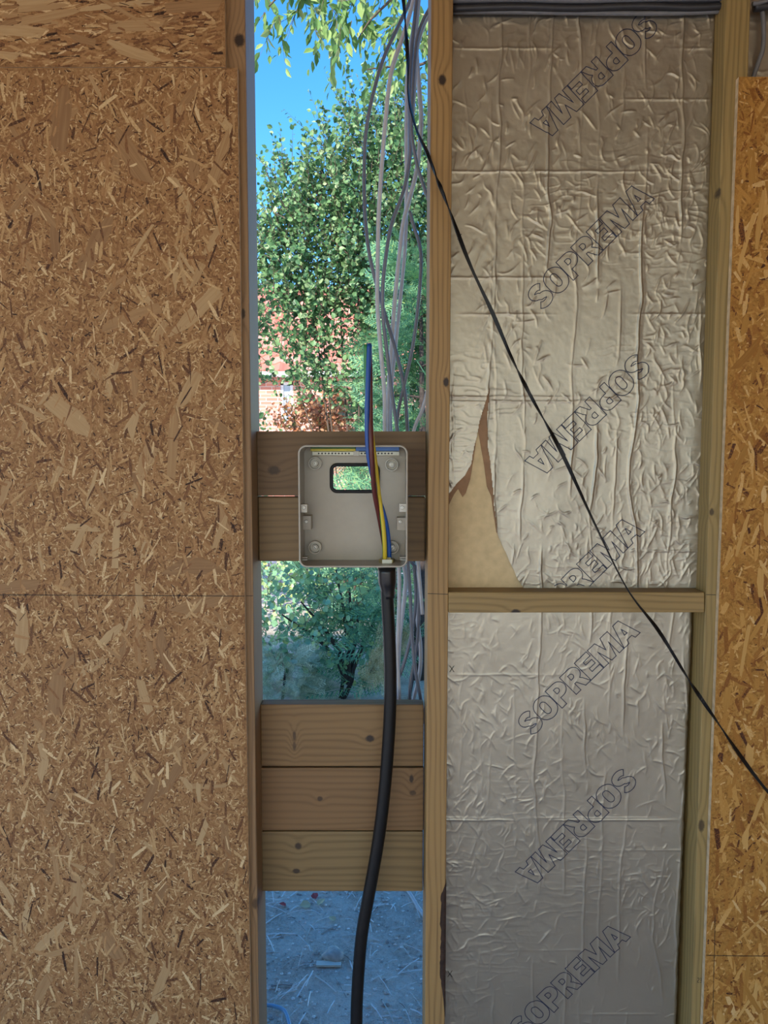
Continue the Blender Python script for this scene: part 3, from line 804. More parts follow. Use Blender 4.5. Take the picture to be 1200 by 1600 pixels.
# hole ring resampled so that vertex i faces vertex i
V = []; Ff = []
rings = [(ro, .0625), (ro, YF + .0015), ([p * 1 for p in rrect(a.x + .0012, b.x - .0012, a.z + .0012, b.z - .0012, .015)], YF), (ri, YF), (ri, YBK), (hl, YBK), (hl, .0625), (ro, .0625)]
for ring, Y in rings: V += [(p.x, Y, p.z) for p in ring]
for k in range(len(rings) - 1):
    for i in range(n):
        j = (i + 1) % n; Ff.append((k * n + i, k * n + j, (k + 1) * n + j, (k + 1) * n + i))
ebody = make('box_body', V, [tuple(reversed(q)) for q in Ff], M['box'], eb)
# black rubber edging round the window
gp = [Vector((p.x, YBK - .002, p.z)) for p in rrect(h0.x - .001, h1.x + .001, h0.z - .001, h1.z + .001, .011)]
mb = MB(); NG_ = len(gp); sd_ = 8; rr = .0036
vv = []
for i in range(NG_):
    t = (gp[(i + 1) % NG_] - gp[i - 1]).normalized(); nrm = t.cross(Vector((0, 1, 0)))
    for k in range(sd_):
        an = 2 * math.pi * k / sd_; vv.append(gp[i] + nrm * (rr * math.cos(an)) + Vector((0, 1, 0)) * (rr * 1.3 * math.sin(an)))
ff = [(i * sd_ + k, i * sd_ + (k + 1) % sd_, ((i + 1) % NG_) * sd_ + (k + 1) % sd_, ((i + 1) % NG_) * sd_ + k) for i in range(NG_) for k in range(sd_)]
make('edge_trim', vv, ff, M['rubber'], eb, smooth=True)['label'] = 'black rubber trim round the box window'
# screw bosses
for (bx, by) in ((492.5, 724), (612, 726), (492.5, 855), (613, 855)):
    c = P(bx, by, YBK - .006); r = .0135
    bo = make('screw_boss', *lathe_vf(c, [(r, YBK), (r, YBK - .012), (r - .0010, YBK - .013), (r - .0024, YBK - .013), (r - .0036, YBK - .003), (r * .5, YBK - .003), (r * .44, YBK - .010), (r * .28, YBK - .010), (r * .26, YBK - .001)], 24), M['boxlight'], eb, smooth=False)
    make('screw', *lathe_vf(c, [(r * .30, YBK - .010), (r * .30, YBK - .0106), (r * .24, YBK - .011), (r * .15, YBK - .011), (r * .12, YBK - .002)], 16), M['steel'], bo)
# terminals
def pbox(name, x0, x1, y0, y1, Y0, Y1, mat, parent, bev=0.0006):
    a = P(x0, y1, Y0); b = P(x1, y0, Y0); o = make(name, *box_vf(a.x, b.x, Y0, Y1, a.z, b.z), mat, parent)
    if bev: bevel(o, bev, 1)
    return o
te = pbox('earth_terminal', 485, 555.5, 696.8, 701.2, .0275, YBK, M['termgreen'], eb)
pbox('yellow_strip', 485, 555.5, 701.2, 705, .0270, .0290, M['termyel'], te)
tn = pbox('neutral_terminal', 556, 624, 697, 704.5, .0275, YBK, M['termblue'], eb)
tb = pbox('terminal_bar', 488, 624, 705.5, 711.5, .034, YBK, M['ivory'], eb)
pbox('end_clip', 552, 561, 704, 712.5, .032, .0339, M['boxlight'], tb)
mbs = MB()
for i in range(22):
    x = 498 + i * 5.25 + (4 if i > 10 else 0)
    if i == 10 or x > 613: continue
    c = P(x, 708.5, .034); mbs.add(*lathe_vf(c, [(.0017, .0339), (.0017, .0333), (.0012, .0333), (.0009, .0337)], 8))
mbs.build('terminal_screws', M['rubber'], tb)['kind'] = 'stuff'
# side brackets
for (x0, x1, y0, y1, Y0, Y1, sc_) in ((470, 480, 788, 801, -.020, .0, (475, 793)), (473, 486, 806, 828, .018, YBK, (478.5, 815)),
                                      (624, 635, 787, 800, -.020, .0, (628.5, 793)), (620, 634, 809, 829, .018, YBK, (625.5, 815))):
    br = pbox('bracket', x0, x1, y0, y1, Y0, Y1, M['boxlight'] if Y0 < 0 else M['box'], eb)
    c = P(sc_[0], sc_[1], Y0); make('screw', *lathe_vf(c, [(.0034, Y0 + .0005), (.0034, Y0 - .0012), (.0026, Y0 - .0016), (.0011, Y0 - .0016), (.0008, Y0 + .0002)], 14), M['steel'], br)
for y in (871, 874): pbox('lid_slot', 472, 480, y, y + 1.2, -.012, .02, M['boxlight'], eb, 0); pbox('lid_slot', 625, 635, y, y + 1.2, -.012, .02, M['boxlight'], eb, 0)

# ------------------------------------------------------------------ power cable
YC = .022
cb_path_px = [(604.5, 888), (605, 930), (608.5, 1000), (610, 1060), (609, 1120), (604, 1200), (597, 1270), (588.5, 1330), (576, 1400), (565.5, 1460), (559.5, 1530), (557, 1600), (560, 1680)]
cpth = [P(x, y, YC + (.012 if i < 2 else 0)) for i, (x, y) in enumerate(cb_path_px)]
cpth += [Vector((cpth[-1].x + .01, YC, .15)), Vector((cpth[-1].x + .012, YC, .001))]
for i, p in enumerate(cpth): p.y = YC
pc = thing('power_cable', cpth[-1], 'thick black power cable running from the floor up into the electrical box', 'cable')
tube('sheath', catmull(cpth, 8), .0127, M['sheath'], pc, sides=20)
g0 = P(604.5, 886.5, YC)
prof = [(0, .0178), (.010, .0182), (.030, .0180), (.036, .0165), (.046, .0142), (.056, .0134), (.062, .0131)]
sp_ = [Vector((g0.x + .0005 * i, YC, g0.z - d)) for i, (d, _) in enumerate(prof)]
tube('heat_shrink_boot', sp_, [r for _, r in prof], M['shrink'], pc, sides=24)
# gland nut inside the box and clip
gz = a.z + wt
mb = MB()
def zlathe(c, prof, n):
    v = []; f = []
    for r, z in prof:
        v += [(c[0] + r * math.cos(2 * math.pi * k / n + .3), c[1] + r * math.sin(2 * math.pi * k / n + .3), z) for k in range(n)]
    for i in range(len(prof) - 1): f += [(i * n + k, i * n + (k + 1) % n, (i + 1) * n + (k + 1) % n, (i + 1) * n + k) for k in range(n)]
    f.append(tuple(range((len(prof) - 1) * n, len(prof) * n))); return v, f
gn = make('gland_nut', *zlathe((g0.x, YC), [(.0165, gz), (.0165, gz + .006), (.0145, gz + .007), (.0105, gz + .007), (.0105, gz + .010), (.009, gz + .011)], 6), M['brass'], pc)
gx_ = P(605, 880, YC - .02)
make('clamp_clip', *box_vf(gx_.x - .010, gx_.x + .009, YC - .0225, YC - .019, gz + .0005, gz + .008), M['ivory'], pc)
cz0 = gz + .008
def wire(name, pts, mats, r=.0047, sides=12):
    path = catmull([P(x, y, Y) for x, y, Y in pts], 10)
    v, f = tube_vf(path, r, sides, twist=(.02 if len(mats) > 1 else 0))
    fm = None
    if len(mats) > 1: fm = [(1 if (i % sides) in (0, 1, 2, 10, 11) else 0) for i in range(len(f))]
    o = make(name, v, f, None, pc, smooth=True, mats=[M[k] for k in mats], fmat=fm)
    t = path[-1]; u = (path[-1] - path[-2]).normalized()
    tv, tf = tube_vf([t - u * .001, t + u * .0015], r * .62, 10); make('copper_end', tv, tf, M['copper'], o)
    return o
wire('blue_conductor', [(608.5, 880, YC), (606.5, 840, .012), (600, 805, 0.0), (588, 768, -.012), (577.5, 722, -.033), (574.5, 695, -.036), (573.5, 650, -.040), (575, 600, -.040), (577, 537, -.036)], ['blue'])
wire('brown_conductor', [(604.5, 880, YC + .008), (598.5, 840, .022), (592, 805, .000), (585, 768, -.022), (581.5, 722, -.040), (580, 690, -.044), (579, 640, -.036), (578.5, 590, -.035), (577.5, 540, -.028)], ['brown'])
wire('green_yellow_conductor', [(601.5, 880, YC - .004), (600.5, 845, .006), (597, 808, -.002), (591, 768, -.012), (586, 722, -.024), (582, 690, -.029), (577.5, 645, -.030), (573, 600, -.031), (571.5, 538, -.034)], ['green', 'yellow'])

# ------------------------------------------------------------------ grey cables hanging outside
cables = [
 ('cable_d', .190, .0045, [(643, -25), (641, 0), (618, 50), (598, 95), (580, 160), (571, 215), (569, 270), (570, 330), (576, 390), (587, 440), (604, 500), (619, 550), (632, 610), (637, 680), (641, 780), (645, 860), (650, 930), (643, 990), (630, 1040), (618, 1070)], 'slate grey cable bowing farthest out into the opening'),
 ('cable', .175, .0052, [(648, -25), (646, 0), (632, 50), (612, 110), (604, 170), (598, 240), (592, 330), (590, 420), (590, 480), (596, 560), (601, 620), (602, 680), (612, 780), (622, 870), (624, 930), (622, 990), (621, 1030), (624, 1090), (626, 1150)], 'light grey cable hanging straight down behind the coloured wire tips'),
 ('cable_d', .160, .0046, [(652, -25), (651, 0), (645, 60), (640, 130), (641, 200), (640, 250), (630, 300), (612, 350), (603, 400), (598, 450), (599, 500), (606, 560), (613, 620), (622, 680), (632, 780), (637, 870), (641, 930), (643, 980), (648, 1040), (656, 1085), (664, 1130)], 'slate grey cable sweeping across the cable bundle'),
 ('cable', .205, .0056, [(656, -25), (654, 0), (650, 60), (655, 140), (658, 190), (652, 260), (640, 310), (630, 350), (624, 400), (617, 470), (612, 540), (608, 600), (607, 680), (615, 780), (628, 870), (634, 910), (625, 990), (622, 1040), (620, 1100)], 'thick light grey cable in the middle of the hanging bundle'),
 ('cable', .222, .0050, [(652, -25), (648, 30), (637, 110), (635, 200), (635, 300), (633, 380), (628, 440), (618, 540), (612, 600), (611, 680), (630, 780), (652, 870), (652, 960), (657, 1010), (656, 1050), (647, 1090), (640, 1130)], 'light grey cable hanging behind the rest of the bundle'),
 ('cable_d', .150, .0042, [(672, 12), (660, 35), (651, 65), (646, 120), (643, 200), (650, 250), (660, 285), (672, 320)], 'short slate cable looping back to the stud near the ceiling'),
 ('cable_d', .185, .0042, [(640, 330), (647, 355), (655, 380), (658, 410), (654, 470), (645, 540), (632, 600), (622, 645), (620, 690), (626, 780), (640, 870), (655, 900), (652, 1000), (640, 1085), (650, 1160)], 'slate cable bulging towards the right stud'),
 ('cable', .170, .0046, [(671, 22), (662, 40), (652, 75), (648, 130), (645, 180)], 'short grey cable curling out from the stud at the ceiling'),
 ('cable', .150, .0044, [(668, 610), (660, 640), (648, 668), (640, 710), (637, 780), (650, 850), (655, 900), (660, 960)], 'pale grey cable slanting behind the box boards'),
]
for mk, Y, r, pts, lb in cables:
    path = catmull([P(x, y, Y + .006 * math.sin(i * 1.3)) for i, (x, y) in enumerate(pts)], 7)
    tag(tube('hanging_cable', path, r * .9, M[mk], sides=10), lb, 'cable', 'grey cables hanging in the opening')

# black twisted plastic tape
tp = [(628, -20, .13), (632, 20, .13), (637, 90, .125), (638.5, 150, .10), (650, 200, .06), (668, 240, .0), (684, 282, -.022), (701, 325, -.028), (733, 410, -.034), (770, 490, -.040), (800, 560, -.045), (830, 620, -.048), (877, 706, -.050),
      (930, 820, -.046), (980, 920, -.036), (1030, 987, -.030), (1078, 1065, -.030), (1122, 1130, -.030), (1172, 1202, -.030), (1215, 1255, -.030), (1290, 1340, -.030), (1400, 1460, -.030), (1520, 1585, -.030)]
tpath = catmull([P(*p) for p in tp], 14)
T_, U_ = frames(tpath); vv = []; ff = []
ph = 0
for i, p in enumerate(tpath):
    ph += .11 + .10 * math.sin(i * .09)
    w = T_[i].cross(U_[i]); d = U_[i] * math.cos(ph) + w * math.sin(ph); nn = T_[i].cross(d)
    hw = .0037 * (.85 + .15 * math.sin(i * .31))
    for s, q in ((-1, -1), (1, -1), (1, 1), (-1, 1)): vv.append(p + d * hw * s + nn * .0013 * q)
for i in range(len(tpath) - 1):
    for k in range(4): ff.append((4 * i + k, 4 * i + (k + 1) % 4, 4 * i + 4 + (k + 1) % 4, 4 * i + 4 + k))
tag(make('plastic_tape', vv, ff, M['tape'], loc=tpath[-1]), 'twisted black plastic tape slanting across the insulation', 'tape')

# ------------------------------------------------------------------ outside: vegetation
LEAF = np.array([(0, 0, 0), (0, .5, -.05), (0, 1, -.12), (-.36, .25, .05), (-.40, .62, .04), (.36, .25, .05), (.40, .62, .04)])
LEAF_F = np.array([(0, 1, 3), (1, 4, 3), (1, 2, 4), (0, 5, 1), (1, 5, 6), (1, 6, 2)])
def leaf_basis(d, nrm):
    y = d / np.linalg.norm(d, axis=1, keepdims=True)
    x = np.cross(y, nrm); x /= np.linalg.norm(x, axis=1, keepdims=True) + 1e-9
    z = np.cross(x, y); return np.stack([x, y, z], 2)           # n,3,3 columns
def build_leaves(t, pos, dirs, size, wide, mat, n_obj=0, name='leaf', stuff_name='foliage', front=None):
    n = len(pos); nrm = rng.normal(0, 1, (n, 3)); nrm[:, 2] += .6; nrm[:, 1] -= .9
    B = leaf_basis(dirs, nrm); pos = np.asarray(pos)
    order = np.argsort(pos[:, 1]) if front is None else front(pos)
    ob = order[:n_obj]; st = order[n_obj:]
    if n_obj:
        me = bpy.data.meshes.new(name); Lw = LEAF.copy(); Lw[:, 0] *= wide
        me.from_pydata(Lw.tolist(), [], LEAF_F.tolist()); me.materials.append(mat); me.update()
        pl = np.array(world_loc(t))
        for i in ob:
            o = bpy.data.objects.new(name, me); COL.objects.link(o); o.parent = t
            m = Matrix.Identity(4)
            for r in range(3):
                for c in range(3): m[r][c] = float(B[i, r, c] * size[i])
                m[r][3] = float(pos[i, r] - pl[r])
            o.matrix_basis = m
    if len(st):
        Lw = LEAF.copy(); Lw[:, 0] *= wide
        V = np.einsum('nij,kj->nki', B[st], Lw) * size[st][:, None, None] + pos[st][:, None, :]
        Fa = (np.arange(len(st))[:, None, None] * 7 + LEAF_F[None]).reshape(-1, 3)
        o = make(stuff_name, V.reshape(-1, 3), Fa.tolist(), mat, t); o['kind'] = 'stuff'
def visible_first(pos):
    """leaves inside the opening's view first, nearest first"""
    d = pos[:, 1] - CY; u = pos[:, 0] / d; w = (pos[:, 2] - CZ) / d
    seen = (u > -.175) & (u < .06) & (w < .6)
    return np.argsort(pos[:, 1] + np.where(seen, 0, 100))
def sprigs(n, blobs, length, spacing, leaf, outward=.6, up=.5, droop=0.0, spread=.9):
    """twigs inside ellipsoid blobs with leaves along them: returns twig segments, leaf pos, dirs, sizes"""
    tw = []; pos = []; dr = []; sz = []
    vols = np.array([b[3] * b[4] * b[5] for b in blobs]); vols = vols ** .8; vols /= vols.sum()
    for k in range(n):
        b = blobs[int(rng.choice(len(blobs), p=vols))]
        d = rng.normal(0, 1, 3); d /= np.linalg.norm(d); r = rng.uniform(.35, 1) ** .6
        c = np.array(b[:3]) + d * r * np.array(b[3:6])
        td = d * outward + np.array([0, 0, up]) + rng.normal(0, .35, 3); td /= np.linalg.norm(td)
        L = rng.uniform(.6, 1.2) * length; m = max(3, int(L / spacing)); last = c.copy()
        for i in range(m):
            f = i / m
            p = c + td * L * f + np.array([0, 0, -droop * L * f * f])
            side = rng.normal(0, 1, 3); side -= td * side.dot(td); side /= np.linalg.norm(side) + 1e-9
            ld = td * .55 + side * spread + np.array([0, 0, -droop])
            pos.append(p); dr.append(ld); sz.append(leaf * rng.uniform(.6, 1.2) * (1 - .25 * f))
        tw.append((c, c + td * L + np.array([0, 0, -droop * L])))
    return tw, np.array(pos), np.array(dr), np.array(sz)
def twig_mesh(t, tw, r, mat, name='twigs'):
    mb = MB()
    for a_, b_ in tw:
        a_ = Vector(a_); b_ = Vector(b_); d = (b_ - a_).normalized(); u = d.orthogonal().normalized(); w = d.cross(u)
        ring = [a_ + (u * math.cos(q) + w * math.sin(q)) * r for q in (0, 2.09, 4.19)]
        mb.add(ring + [b_], [(0, 1, 3), (1, 2, 3), (2, 0, 3)])
    o = mb.build(name, mat, t); o['kind'] = 'stuff'
def limb(t, name, pts, r0, r1, mat, sides=8):
    path = catmull(pts, 5); n = len(path)
    return tube(name, path, [r0 + (r1 - r0) * i / (n - 1) for i in range(n)], mat, t, sides=sides)

M['lf_willow'] = island_mat('willow_leaf', [(0, (.10, .20, .06)), (.5, (.20, .34, .10)), (.85, (.34, .46, .16)), (1, (.48, .50, .22))], .45, translucent=.35)
M['lf_bush'] = island_mat('sallow_leaf', [(0, (.06, .15, .065)), (.4, (.14, .28, .115)), (.75, (.24, .40, .165)), (1, (.42, .52, .28))], .4, translucent=.3)
M['lf_conifer'] = island_mat('conifer_spray', [(0, (.07, .18, .11)), (.5, (.15, .36, .20)), (.85, (.28, .52, .26)), (1, (.46, .62, .22))], .5, translucent=.2)
M['lf_ivy'] = island_mat('broad_leaf', [(0, (.20, .40, .28)), (.5, (.32, .58, .32)), (.85, (.50, .70, .30)), (1, (.66, .72, .28))], .35, translucent=.25)
M['lf_juniper'] = island_mat('juniper_needles', [(0, (.34, .40, .26)), (.6, (.60, .66, .46)), (1, (.80, .82, .62))], .6, translucent=.15)
M['lf_orange'] = island_mat('orange_leaf', [(0, (.20, .30, .10)), (.2, (.45, .16, .07)), (.6, (.72, .33, .17)), (1, (.85, .56, .34))], .5, translucent=.3)
M['lf_dry'] = island_mat('dry_spray', [(0, (.45, .37, .18)), (.6, (.72, .62, .34)), (1, (.88, .82, .52))], .7, translucent=.15)

gb_ = lambda px, Y: Vector((P(px, 900, Y).x, Y, GZ - .04))
# sallow bush behind the opening
def blob(px, py, Y, rx, ry, rz): p = P(px, py, Y); return (p.x, p.y, p.z, rx, ry, rz)
yb = 5.0
tB = thing('sallow_bush', P(560, 985, yb) * 1, 'tall sallow bush with oval grey green leaves against the blue sky', 'bush')
tB.location.z = GZ - .03
bl_ = [blob(530, 400, yb, .70, .5, .72), blob(590, 330, yb, .55, .5, .95), blob(465, 420, yb, .42, .4, .50), blob(640, 380, yb + .2, .6, .5, 1.2), blob(500, 560, yb, .30, .25, .25), blob(640, 580, yb, .6, .5, .7), blob(455, 330, yb, .20, .25, .45)]
tw, ps, dd, zs_ = sprigs(2200, bl_, .40, .036, .056, .45, .75)
tw2, p2, d2_, z2 = sprigs(90, [blob(450, 560, yb, .32, .3, .30), blob(520, 590, yb, .35, .3, .28)], .40, .036, .056, .45, .5)
tw += tw2; ps = np.concatenate([ps, p2]); dd = np.concatenate([dd, d2_]); zs_ = np.concatenate([zs_, z2])
build_leaves(tB, ps, dd, zs_, .95, M['lf_bush'], 300, front=visible_first)
twig_mesh(tB, tw, .004, M['twig'])
b0 = Vector(tB.location)
for tx, ty, tz in ((470, 330, 0), (520, 260, 0), (560, 250, 0), (590, 330, 0), (630, 260, 0), (500, 480, 0), (450, 560, 0)):
    e_ = P(tx, ty, yb + rng.uniform(-.2, .2)); md = b0.lerp(e_, .5) + Vector((rng.uniform(-.1, .1), rng.uniform(-.1, .1), .1))
    limb(tB, 'stem', [b0 + Vector((rng.uniform(-.1, .1), rng.uniform(-.1, .1), 0)), md, e_], .012, .004, M['twig'])
# neighbouring bush, seen only from other places in the room
tB2 = thing('sallow_bush', gb_(300, 5.6), 'smaller sallow bush growing at the foot of the brick house', 'bush')
bl_ = [blob(300, 470, 5.6, .8, .6, .9), blob(180, 520, 5.8, .8, .6, .9), blob(300, 700, 5.6, .8, .5, .7), blob(190, 760, 5.6, .7, .5, .6)]
tw, ps, dd, zs_ = sprigs(900, bl_, .42, .045, .066, .45, .75)
build_leaves(tB2, ps, dd, zs_, .95, M['lf_bush']); twig_mesh(tB2, tw, .004, M['twig'])
b0 = Vector(tB2.location)
for tx, ty in ((300, 420), (250, 480), (200, 500), (320, 600), (170, 650)): limb(tB2, 'stem', [b0, b0.lerp(P(tx, ty, 5.6), .5) + Vector((.05, 0, .1)), P(tx, ty, 5.6)], .02, .005, M['twig'])
# overhanging willow branch
ya = 3.0
tA = thing('willow_branch', P(640, -60, ya), 'overhanging branch with long pale green leaves at the top of the gap', 'branch')
bl_ = [blob(430, 5, ya, .08, .25, .06), blob(480, 10, ya, .16, .25, .10), blob(540, 20, ya, .18, .3, .12), blob(600, 10, ya, .18, .3, .12), blob(640, 50, ya, .12, .25, .14), blob(520, -60, ya, .5, .4, .16)]
tw, ps, dd, zs_ = sprigs(95, bl_, .24, .034, .092, .25, -.55, .35, .55)
build_leaves(tA, ps, dd, zs_, .52, M['lf_willow'], 300, front=visible_first)
twig_mesh(tA, tw, .0025, M['twig'])
limb(tA, 'bough', [P(760, -110, ya), P(640, -60, ya), P(540, -40, ya), P(450, -15, ya), P(420, 10, ya)], .022, .004, M['twig'])
limb(tA, 'bough', [P(660, -60, ya), P(620, -10, ya), P(580, 30, ya), P(560, 60, ya)], .012, .003, M['twig'])
# side branch of the willow lower right
tA2 = thing('willow_branch', P(690, 60, 3.6), 'small leafy branch reaching in below the overhanging branch', 'branch')
bl_ = [blob(640, 110, 3.6, .16, .2, .14), blob(600, 110, 3.6, .10, .15, .06), blob(655, 180, 3.6, .12, .2, .2)]
tw, ps, dd, zs_ = sprigs(34, bl_, .2, .032, .062, .4, .2, 0, .8)
build_leaves(tA2, ps, dd, zs_, .75, M['lf_willow'], 300, front=visible_first)
twig_mesh(tA2, tw, .002, M['twig'])
limb(tA2, 'bough', [P(720, 60, 3.6), P(660, 100, 3.6), P(600, 105, 3.6), P(565, 110, 3.6)], .012, .003, M['twig'])

# conifer sprays
def spray_template(nb=9, w=.5):
    v = []; f = []
    def blade(a_, b_, hw):
        a_ = np.array(a_, float); b_ = np.array(b_, float); d = b_ - a_; d /= np.linalg.norm(d); s = np.cross(d, (0, 0, 1.)); n0 = len(v)
        v.extend([a_ - s * hw, a_ + s * hw, b_ + s * hw * .3, b_ - s * hw * .3]); f.append((n0, n0 + 1, n0 + 2, n0 + 3))
    blade((0, 0, 0), (0, 1, -.12), .018)
    for i in range(nb):
        t = (i + .6) / (nb + .6); L = w * (1 - t) ** .7 * .8 + .06
        for s in (-1, 1):
            b_ = (s * L * .75, t + L * .65, -.12 * t - .06 * L); a_ = (0, t, -.12 * t); blade(a_, b_, .016)
            for q in (.35, .65):
                c = np.array(a_) * (1 - q) + np.array(b_) * q
                blade(c, c + np.array((s * L * .05, L * .30, -.01)), .013); blade(c, c + np.array((s * L * .28, L * .05, -.01)), .013)
    return np.array(v), np.array(f)
SPV, SPF = spray_template()
def sprays(t, pos, dirs, size, mat, name='foliage'):
    n = len(pos); nrm = rng.normal(0, .5, (n, 3)); nrm[:, 2] += .8; nrm[:, 1] -= .5
    B = leaf_basis(dirs, nrm)
    V = np.einsum('nij,kj->nki', B, SPV) * size[:, None, None] + pos[:, None, :]
    k = len(SPV); Fa = (np.arange(n)[:, None, None] * k + SPF[None]).reshape(-1, 4)
    o = make(name, V.reshape(-1, 3), Fa.tolist(), mat, t); o['kind'] = 'stuff'
def conifer(name, base, h, r, n, size, mat, label, cat='tree', trunk_r=.05, rtop=.15, droop=.1, limbs=14):
    t = thing(name, base, label, cat); b = np.array(base)
    z = rng.uniform(.02, 1, n) ** .9; an = rng.uniform(0, 2 * math.pi, n); rr = r * (1 - z * (1 - rtop)) * rng.uniform(.55, 1, n)
    pos = np.stack([b[0] + rr * np.cos(an), b[1] + rr * np.sin(an), b[2] + z * h], 1)
    dirs = np.stack([np.cos(an), np.sin(an), rng.uniform(-.2, .7, n) - droop], 1) + rng.normal(0, .2, (n, 3))
    sprays(t, pos, dirs, size * rng.uniform(.6, 1.2, n), mat)
    limb(t, 'trunk', [Vector(base), Vector(base) + Vector((.02, 0, h * .5)), Vector(base) + Vector((0, 0, h * .97))], trunk_r, .006, M['trunk'])
    nb_ = limbs
    for i in range(nb_):
        zz_ = (i + 1) / (nb_ + 1); q = i * 2.4; e_ = Vector((math.cos(q), math.sin(q), .15)) * r * (1 - zz_ * (1 - rtop)) * .8
        limb(t, 'limb', [Vector(base) + Vector((0, 0, zz_ * h)), Vector(base) + Vector((0, 0, zz_ * h)) + e_ * .5, Vector(base) + Vector((0, 0, zz_ * h)) + e_ + Vector((0, 0, -.04))], .010, .003, M['trunk'], 5)
    return t
gb = lambda px, Y: Vector((P(px, 900, Y).x, Y, GZ - .04))
conifer('thuja_tree', gb(655, 4.0), 3.15, .80, 650, .30, M['lf_conifer'], 'blue green feathery conifer close behind the hanging cables')
conifer('thuja_tree', gb(760, 5.6), 4.6, 1.3, 600, .42, M['lf_conifer'], 'taller dark conifer standing behind the feathery one')
conifer('cypress_bush', gb(618, 5.9), 2.3, .55, 320, .30, M['lf_conifer'], 'rounded blue green conifer in front of the brick house', 'bush', .03, .5)
# low juniper
conifer('juniper_bush', gb(438, 3.45), 0.36, .30, 330, .15, M['lf_juniper'], 'low grey green juniper tuft on the soil', 'bush', .010, .5, limbs=0)
# dry conifer spray
tD = thing('dry_branch', gb(610, 3.5), 'drooping yellowish dry conifer branch beside the black cable', 'branch')
e0 = P(632, 965, 3.5)
limb(tD, 'limb', [gb(640, 3.55), P(650, 1010, 3.52), e0, P(600, 1005, 3.45), P(578, 1052, 3.42)], .012, .003, M['trunk'])
nn = 70; tt = rng.uniform(0, 1, nn); q0 = np.array(e0); q1 = np.array(P(575, 1058, 3.42))
ps = q0 + (q1 - q0) * tt[:, None] + rng.normal(0, .05, (nn, 3)); dd = (q1 - q0)[None] * .5 + rng.normal(0, .2, (nn, 3)) + np.array([-.05, 0, -.45])
sprays(tD, ps, dd, .17 * rng.uniform(.6, 1.2, nn), M['lf_dry'])
# broad-leaved shrub low
tF = thing('broadleaf_shrub', gb(540, 3.9), 'loose low shrub with broad green leaves seen under the electrical box', 'shrub')
bl_ = [blob(440, 920, 3.9, .22, .25, .14), blob(490, 900, 3.9, .26, .3, .18), blob(540, 930, 3.9, .26, .3, .22), blob(450, 990, 3.8, .24, .25, .12), blob(510, 1000, 3.8, .24, .25, .15), blob(570, 990, 4.0, .22, .3, .22), blob(430, 1040, 3.7, .15, .15, .08), blob(425, 985, 3.7, .18, .2, .10), blob(480, 1035, 3.6, .25, .2, .08), blob(580, 1040, 3.8, .2, .2, .1)]
tw, ps, dd, zs_ = sprigs(260, bl_, .20, .040, .052, .5, .2, 0, .9)
build_leaves(tF, ps, dd, zs_, 1.15, M['lf_ivy'], 300, front=visible_first)
twig_mesh(tF, tw, .0025, M['twig'])
fb = Vector(tF.location)
for ex, ey in ((525, 890), (545, 900), (470, 940), (440, 960), (560, 950), (590, 960), (520, 1010)):
    e_ = P(ex, ey, 3.9); limb(tF, 'stem', [fb + Vector((rng.uniform(-.04, .04), rng.uniform(-.04, .04), 0)), fb.lerp(e_, .4) + Vector((.03, 0, .08)), e_], .022, .006, M['trunk'])
limb(tF, 'stem', [P(535, 1095, 3.55), P(548, 1068, 3.55), P(552, 1050, 3.55), P(556, 1030, 3.55)], .020, .006, M['trunk'])
limb(tF, 'stem', [P(532, 1095, 3.55), P(535, 1060, 3.55), P(528, 1038, 3.55)], .016, .005, M['trunk'])
# second shrub farther back
tG = thing('broadleaf_shrub', gb(450, 6.2), 'pale green shrub on the soil farther back under the box', 'shrub')
bl_ = [blob(415, 935, 5.4, .30, .3, .22), blob(430, 900, 6.2, .35, .3, .25), blob(450, 960, 5.2, .25, .3, .12), blob(500, 880, 6.4, .45, .4, .3), blob(590, 900, 6.4, .5, .4, .35)]
tw, ps, dd, zs_ = sprigs(330, bl_, .28, .045, .062, .5, .4, 0, .9)
build_leaves(tG, ps, dd, zs_, 1.1, M['lf_ivy']); twig_mesh(tG, tw, .003, M['twig'])
for ex in (420, 480, 560): limb(tG, 'stem', [gb(ex + 10, 6.3), P(ex, 930, 6.3), P(ex, 880, 6.3)], .02, .006, M['trunk'])
# orange shrub before the house
tO = thing('orange_shrub', gb(505, 7.6), 'orange leaved shrub in front of the brick house', 'shrub')
bl_ = [blob(480, 665, 7.6, .36, .4, .22), blob(545, 655, 7.6, .38, .4, .26), blob(515, 640, 7.8, .36, .4, .24)]
tw, ps, dd, zs_ = sprigs(420, bl_, .28, .045, .065, .5, .4, 0, .9)
build_leaves(tO, ps, dd, zs_, 1.0, M['lf_orange']); twig_mesh(tO, tw, .004, M['twig'])
for ex in (460, 500, 545): limb(tO, 'stem', [gb(505, 7.6), P(ex, 760, 7.6), P(ex, 650, 7.6)], .03, .008, M['trunk'])

